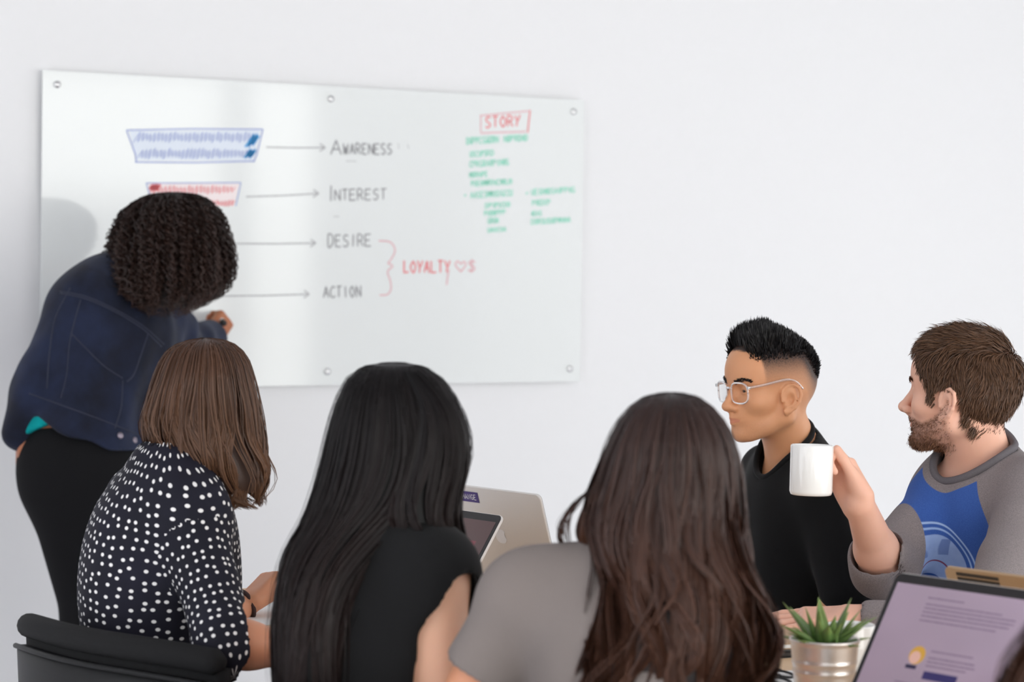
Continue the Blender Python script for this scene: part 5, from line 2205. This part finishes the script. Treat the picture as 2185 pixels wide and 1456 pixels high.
# ---------------------------------------------------------------- woman with long black hair
def woman_black():
    F = Frame(P(858, 950, 3.700), (.48, .86, -.06), (0, 0, 1), .92)
    pel = P(800, 1710, 3.680)
    pel[2] = .52
    B = Body(pel, P(822, 1145, 3.660), P(694, 1225, 3.790), P(922, 1222, 3.600), F,
             dict(cw=.142, cd=.108, ww=.125, wd=.10, sh=.050, arm=.042, fore=.034, wristr=.024, nk=.046),
             el_l=P(640, 1450, 3.890), wr_l=P(760, 1396, 4.090), el_r=P(952, 1500, 3.560), wr_r=P(1000, 1440, 3.790),
             **seated_legs(pel, ND, np.cross(ZD, ND)))
    ops = B.torso(-.004) + B.arm('l') + B.arm('r') + B.legs(-.004, True)
    for sd, th in (('l', -1), ('r', 1)):
        w_, e_ = B.L['wr_' + sd], B.L['el_' + sd]
        ops += hand_ops(w_, w_ - e_, (0, 0, 1), th, ((15, 25, 15),) * 4, sc=.92)
    ops += head_ops(F, detail=False, ears=False) + B.neck_ops()
    body = make_body('person', B, ops, .0060, 'skin_light')
    tag(body, 'person in a black cap-sleeve top with waist-length straight black hair', 'person')
    g = B.torso(.013)
    for sd in 'lr':
        sh, el = getattr(B, 'sh_' + sd), B.L['el_' + sd]
        g.append(('u', Cone(sh, sh + (el - sh) * .20, .060, .060), .03))
        c = sh + (el - sh) * .30
        g.append(('s', Cone(sh + (el - sh) * .13 + B.left * (.022 if sd == 'l' else -.022), el, .052, .060), .010))
    g.append(('s', Cone(F.p(-.03, 0, -.08), B.neck + B.fwd * .02, .058, .066), .008))
    n1 = wavy(36, 61, stretch=(B.up, .3))
    garment('black_top', g, .0055, 'tee_black', body, folds((n1, .004, None, 1)), .005)
    tr = [('u', Ell(B.pelvis, (.13, .175, .13), B.R), 0)] + B.legs(.014)
    garment('trousers', tr, .014, 'trouser_black', body)
    shoes(B, body)
    r = np.random.default_rng(101)
    Y = 3.70
    A = Loft([sec(773, 828, 850, Y, .010), sec(777, 795, 885, Y, .045), sec(790, 760, 920, Y, .075), sec(815, 738, 948, Y, .095), sec(860, 718, 976, Y, .110), sec(910, 703, 996, Y, .116),
              sec(960, 691, 1002, Y - .005, .116), sec(1010, 679, 992, Y - .01, .112), sec(1060, 664, 965, Y - .02, .105), sec(1110, 646, 905, Y - .03, .10), sec(1160, 618, 850, Y - .05, .10),
              sec(1220, 597, 800, Y - .08, .09), sec(1300, 583, 768, Y - .11, .07), sec(1390, 580, 752, Y - .125, .06), sec(1480, 584, 748, Y - .125, .055), sec(1540, 600, 735, Y - .12, .05)])
    p, o, hv = loft_paths(A, 9200, 18, 102, wl=(.92, 1.01), vend=(.90, 1.0), amp=.006, freq=1.2, nclump=60, drift=.07, tuck=.30, envelope=1.6)
    p2, o2, hv2 = loft_paths(A, 160, 18, 103, wl=(1.01, 1.06), vend=(.85, 1.0), amp=.014, freq=1.5, nclump=60, drift=.1, tuck=.1, envelope=1.4)
    strand_mesh('hair', np.concatenate([p, p2]), np.concatenate([o, o2]), r.uniform(.0013, .0024, len(p) + len(p2)), 'hair_black', body, .30, np.concatenate([hv, hv2]), core=A.core(.91, 0, .97), rng=r)
    # locks that sweep forward over the other shoulder
    C = Loft([sec(790, 850, 900, Y - .02, .06), sec(860, 860, 970, Y - .02, .09), sec(930, 840, 1000, Y - .02, .105), sec(1000, 815, 999, Y - .03, .10), sec(1060, 796, 986, Y - .045, .092),
              sec(1110, 806, 984, Y - .055, .082), sec(1150, 850, 990, Y - .055, .07), sec(1185, 905, 992, Y - .04, .055), sec(1210, 950, 986, Y - .02, .035)])
    p, o, hv = loft_paths(C, 3000, 15, 104, wl=(.88, 1.02), vend=(.82, 1.0), amp=.010, freq=1.6, nclump=40, drift=.10, tuck=.35, envelope=2.0)
    strand_mesh('hair_lock', p, o, r.uniform(.0013, .0024, len(p)), 'hair_black', body, .35, hv, core=C.core(.84, .05, .9), rng=r)
    return body


# ---------------------------------------------------------------- woman with auburn hair
def woman_auburn():
    F = Frame(P(1424, 1016, 3.400), (-.25, .95, -.10), (0, 0, 1), .90)
    pel = P(1385, 1790, 3.320)
    pel[2] = .52
    B = Body(pel, P(1382, 1222, 3.380), P(1124, 1292, 3.420), P(1502, 1296, 3.360), F,
             dict(cw=.152, cd=.112, ww=.135, wd=.105, sh=.052, arm=.043, fore=.034, wristr=.024, nk=.047),
             el_l=P(942, 1590, 3.450), wr_l=P(1040, 1495, 3.670), el_r=P(1600, 1580, 3.350), wr_r=P(1560, 1520, 3.600),
             **seated_legs(pel, ND, np.cross(ZD, ND)))
    ops = B.torso(-.004) + B.arm('l') + B.arm('r') + B.legs(-.004, True)
    for sd, th in (('l', -1), ('r', 1)):
        w_, e_ = B.L['wr_' + sd], B.L['el_' + sd]
        ops += hand_ops(w_, w_ - e_, (0, 0, 1), th, ((15, 25, 15),) * 4, sc=.92)
    ops += head_ops(F, detail=False, ears=False) + B.neck_ops()
    body = make_body('person', B, ops, .0060, 'skin_warm')
    tag(body, 'person in a grey t-shirt with long wavy auburn hair seen from behind', 'person')
    g = B.torso(.013)
    for sd in 'lr':
        sh, el = getattr(B, 'sh_' + sd), B.L['el_' + sd]
        g.append(('u', Cone(sh, sh + (el - sh) * .46, .062, .064), .016))
        g.append(('s', Cone(sh + (el - sh) * .46, sh + (el - sh) * 1.1, .050, .062), .004))
        g.append(('s', Cone(sh + (el - sh) * .80, sh + (el - sh) * 1.2, .092, .10), .003))
    g.append(('s', Cone(F.p(-.03, 0, -.08), B.neck + B.fwd * .02, .060, .070), .008))
    n1 = wavy(34, 71, stretch=(B.up, .3))
    garment('grey_t_shirt', g, .0055, 'tee_grey', body, folds((n1, .0075, None, 1)), .009)
    tr = [('u', Ell(B.pelvis, (.13, .175, .13), B.R), 0)] + B.legs(.014)
    garment('trousers', tr, .014, 'trouser_black', body)
    shoes(B, body)
    r = np.random.default_rng(111)
    Y = 3.40
    A = Loft([sec(838, 1418, 1446, Y, .010), sec(842, 1390, 1476, Y, .045), sec(856, 1362, 1504, Y, .075), sec(885, 1332, 1532, Y, .095), sec(925, 1308, 1556, Y, .110), sec(970, 1290, 1570, Y, .116),
              sec(1020, 1274, 1578, Y, .116), sec(1070, 1258, 1582, Y - .005, .112), sec(1120, 1254, 1586, Y - .02, .108), sec(1170, 1270, 1592, Y - .045, .095), sec(1220, 1282, 1604, Y - .075, .08),
              sec(1270, 1278, 1626, Y - .10, .065), sec(1330, 1266, 1646, Y - .12, .055), sec(1390, 1254, 1646, Y - .13, .05), sec(1460, 1242, 1632, Y - .135, .045), sec(1560, 1256, 1606, Y - .135, .04)])
    p, o, hv = loft_paths(A, 6200, 21, 112, wl=(.90, 1.0), vend=(.92, 1.0), amp=.016, freq=2.2, nclump=60, drift=.10, tuck=.34, envelope=1.8)
    pl, ol, hl = loft_paths(A, 3600, 21, 115, wl=(.96, 1.03), vend=(.90, 1.0), amp=.034, freq=2.3, nclump=20, drift=.16, tuck=.66, envelope=1.5)
    p, o, hv = np.concatenate([p, pl]), np.concatenate([o, ol]), np.concatenate([hv, hl])
    p2, o2, hv2 = loft_paths(A, 220, 21, 113, wl=(1.0, 1.06), vend=(.8, 1.0), amp=.024, freq=2.2, nclump=60, drift=.14, tuck=.1, envelope=1.6)
    strand_mesh('hair', np.concatenate([p, p2]), np.concatenate([o, o2]), r.uniform(.0014, .0026, len(p) + len(p2)), 'hair_auburn', body, .32, np.concatenate([hv, hv2]), core=A.core(.89, 0, .96), rng=r)
    # front locks beside the cheek on the far side of the neck
    C = Loft([sec(900, 1322, 1400, Y + .02, .07), sec(970, 1296, 1380, Y + .02, .085), sec(1040, 1262, 1350, Y + .02, .085), sec(1100, 1240, 1325, Y + .02, .075), sec(1140, 1230, 1305, Y + .03, .06), sec(1172, 1236, 1285, Y + .04, .04)])
    p, o, hv = loft_paths(C, 1500, 20, 114, wl=(.8, 1.02), vend=(.85, 1.0), amp=.008, freq=1.5, nclump=24, drift=.1, tuck=.3)
    strand_mesh('hair_lock', p, o, r.uniform(.0014, .0026, len(p)), 'hair_auburn', body, .35, hv, core=C.core(.8, .05, .9), rng=r)
    loops = []
    for i in range(26):
        k = r.random()
        dx = 26 * k * (1 if i % 3 else .4)
        q = np.array([P(1252 + 8 * k, 1050, Y - .02), P(1214 + dx * .6, 1085, Y - .01), P(1193 + dx, 1120, Y + .0), P(1190 + dx, 1150, Y + .02), P(1206 + dx * .8, 1176, Y + .04)]) + r.normal(0, .0018, (5, 3))
        loops.append(smooth_curve(q, 18))
    loops = np.array(loops)
    strand_mesh('hair_lock', loops, np.tile(V(0, -1, 0), (len(loops), 1)), r.uniform(.0010, .0016, len(loops)), 'hair_auburn', body, .4, rng=r)
    # small gold stud
    p_ = P(1300, 1152, Y - .055)
    o = MB().lathe([(0, -.003), (.0024, -.002), (.003, 0), (.0024, .002), (0, .003)], 12, tuple(p_)).build('earring', 'gold', None, True)
    tag(o, 'tiny gold earring of the person with auburn hair', 'earring')
    return body


# ---------------------------------------------------------------- laptop user mostly out of frame
def laptop_user():
    Y = 2.62
    F = Frame(P(2480, 935, Y), (.55, .83, -.08), (0, 0, 1), .84)
    pel = P(2500, 2060, 2.58)
    B = Body(pel, P(2440, 1190, 2.58), P(2345, 1350, 2.72), P(2640, 1340, 2.50), F,
             dict(sh=.050, arm=.042), el_l=P(2400, 1700, 2.86), wr_l=P(2400, 1570, 3.02), el_r=P(2750, 1700, 2.56), wr_r=P(2560, 1600, 2.82),
             **seated_legs(pel, ND, np.cross(ZD, ND)))
    ops = B.torso(-.004) + B.arm('l') + B.arm('r') + B.legs(-.004, True)
    for sd, th in (('l', -1), ('r', 1)):
        w_, e_ = B.L['wr_' + sd], B.L['el_' + sd]
        ops += hand_ops(w_, w_ - e_, (0, 0, 1), th, ((15, 25, 15),) * 4, sc=.92)
    ops += head_ops(F, detail=False, ears=False) + B.neck_ops()
    body = make_body('person', B, ops, .0085, 'skin_light')
    tag(body, 'person with dark brown wavy hair sitting at the mauve laptop screen', 'person')
    g = B.torso(.013) + B.arm('l', .014, fore=False) + B.arm('r', .014, fore=False)
    g.append(('s', Cone(F.p(-.03, 0, -.08), B.neck + B.fwd * .02, .058, .066), .008))
    garment('t_shirt', g, .009, 'tee_black', body)
    tr = [('u', Ell(B.pelvis, (.13, .175, .13), B.R), 0)] + B.legs(.014)
    garment('trousers', tr, .014, 'trouser_black', body)
    shoes(B, body)
    r = np.random.default_rng(121)
    A = Loft([sec(680, 2460, 2490, Y, .010), sec(690, 2410, 2540, Y, .05), sec(730, 2350, 2600, Y, .09), sec(820, 2305, 2650, Y, .112), sec(930, 2285, 2670, Y, .116), sec(1040, 2265, 2670, Y, .114),
              sec(1150, 2252, 2660, Y, .11), sec(1250, 2240, 2660, Y - .03, .10), sec(1310, 2222, 2660, Y - .06, .09), sec(1350, 2196, 2660, Y - .08, .08), sec(1400, 2164, 2650, Y - .09, .075), sec(1460, 2140, 2640, Y - .09, .07), sec(1560, 2140, 2600, Y - .09, .06), sec(1680, 2180, 2560, Y - .09, .05)])
    p, o, hv = loft_paths(A, 3600, 18, 122, wl=(.90, 1.01), vend=(.85, 1.0), amp=.016, freq=2.2, nclump=40, drift=.12, tuck=.4, envelope=1.8)
    strand_mesh('hair', p, o, r.uniform(.0015, .0028, len(p)), 'hair_auburn', body, .32, hv, core=A.core(.88, 0, .95), rng=r)
    return body


PEOPLE = [man_glasses, man_beard, presenter, woman_polka, woman_black, woman_auburn, laptop_user]
for fn in PEOPLE:
    fn()

# ---- chairs under the seated people
_cf = unit(V(.694, .72, 0))
ch0 = chair('padded_chair', V(-.709, 4.10, 0) + _cf * .225, _cf, 'black padded chair under the person in the polka dot blouse', 'black padded chairs around the table')
chair_parts(ch0)
for c, f, lab in ((P(770, 1710, 3.68), V(.3, .95, 0), 'black padded chair under the person with straight black hair'),
                  (P(1420, 1790, 3.32), V(.3, .95, 0), 'black padded chair under the person in the grey t-shirt'),
                  (P(1725, 1480, 5.27), -ND, 'black padded chair under the person with clear glasses'),
                  (P(2090, 1590, 4.78), -ND, 'black padded chair under the bearded person'),
                  (P(2500, 2060, 2.58), ND, 'black padded chair under the person beside the mauve laptop screen')):
    copy_chair(ch0, 'padded_chair', c + f * .03, f, lab)
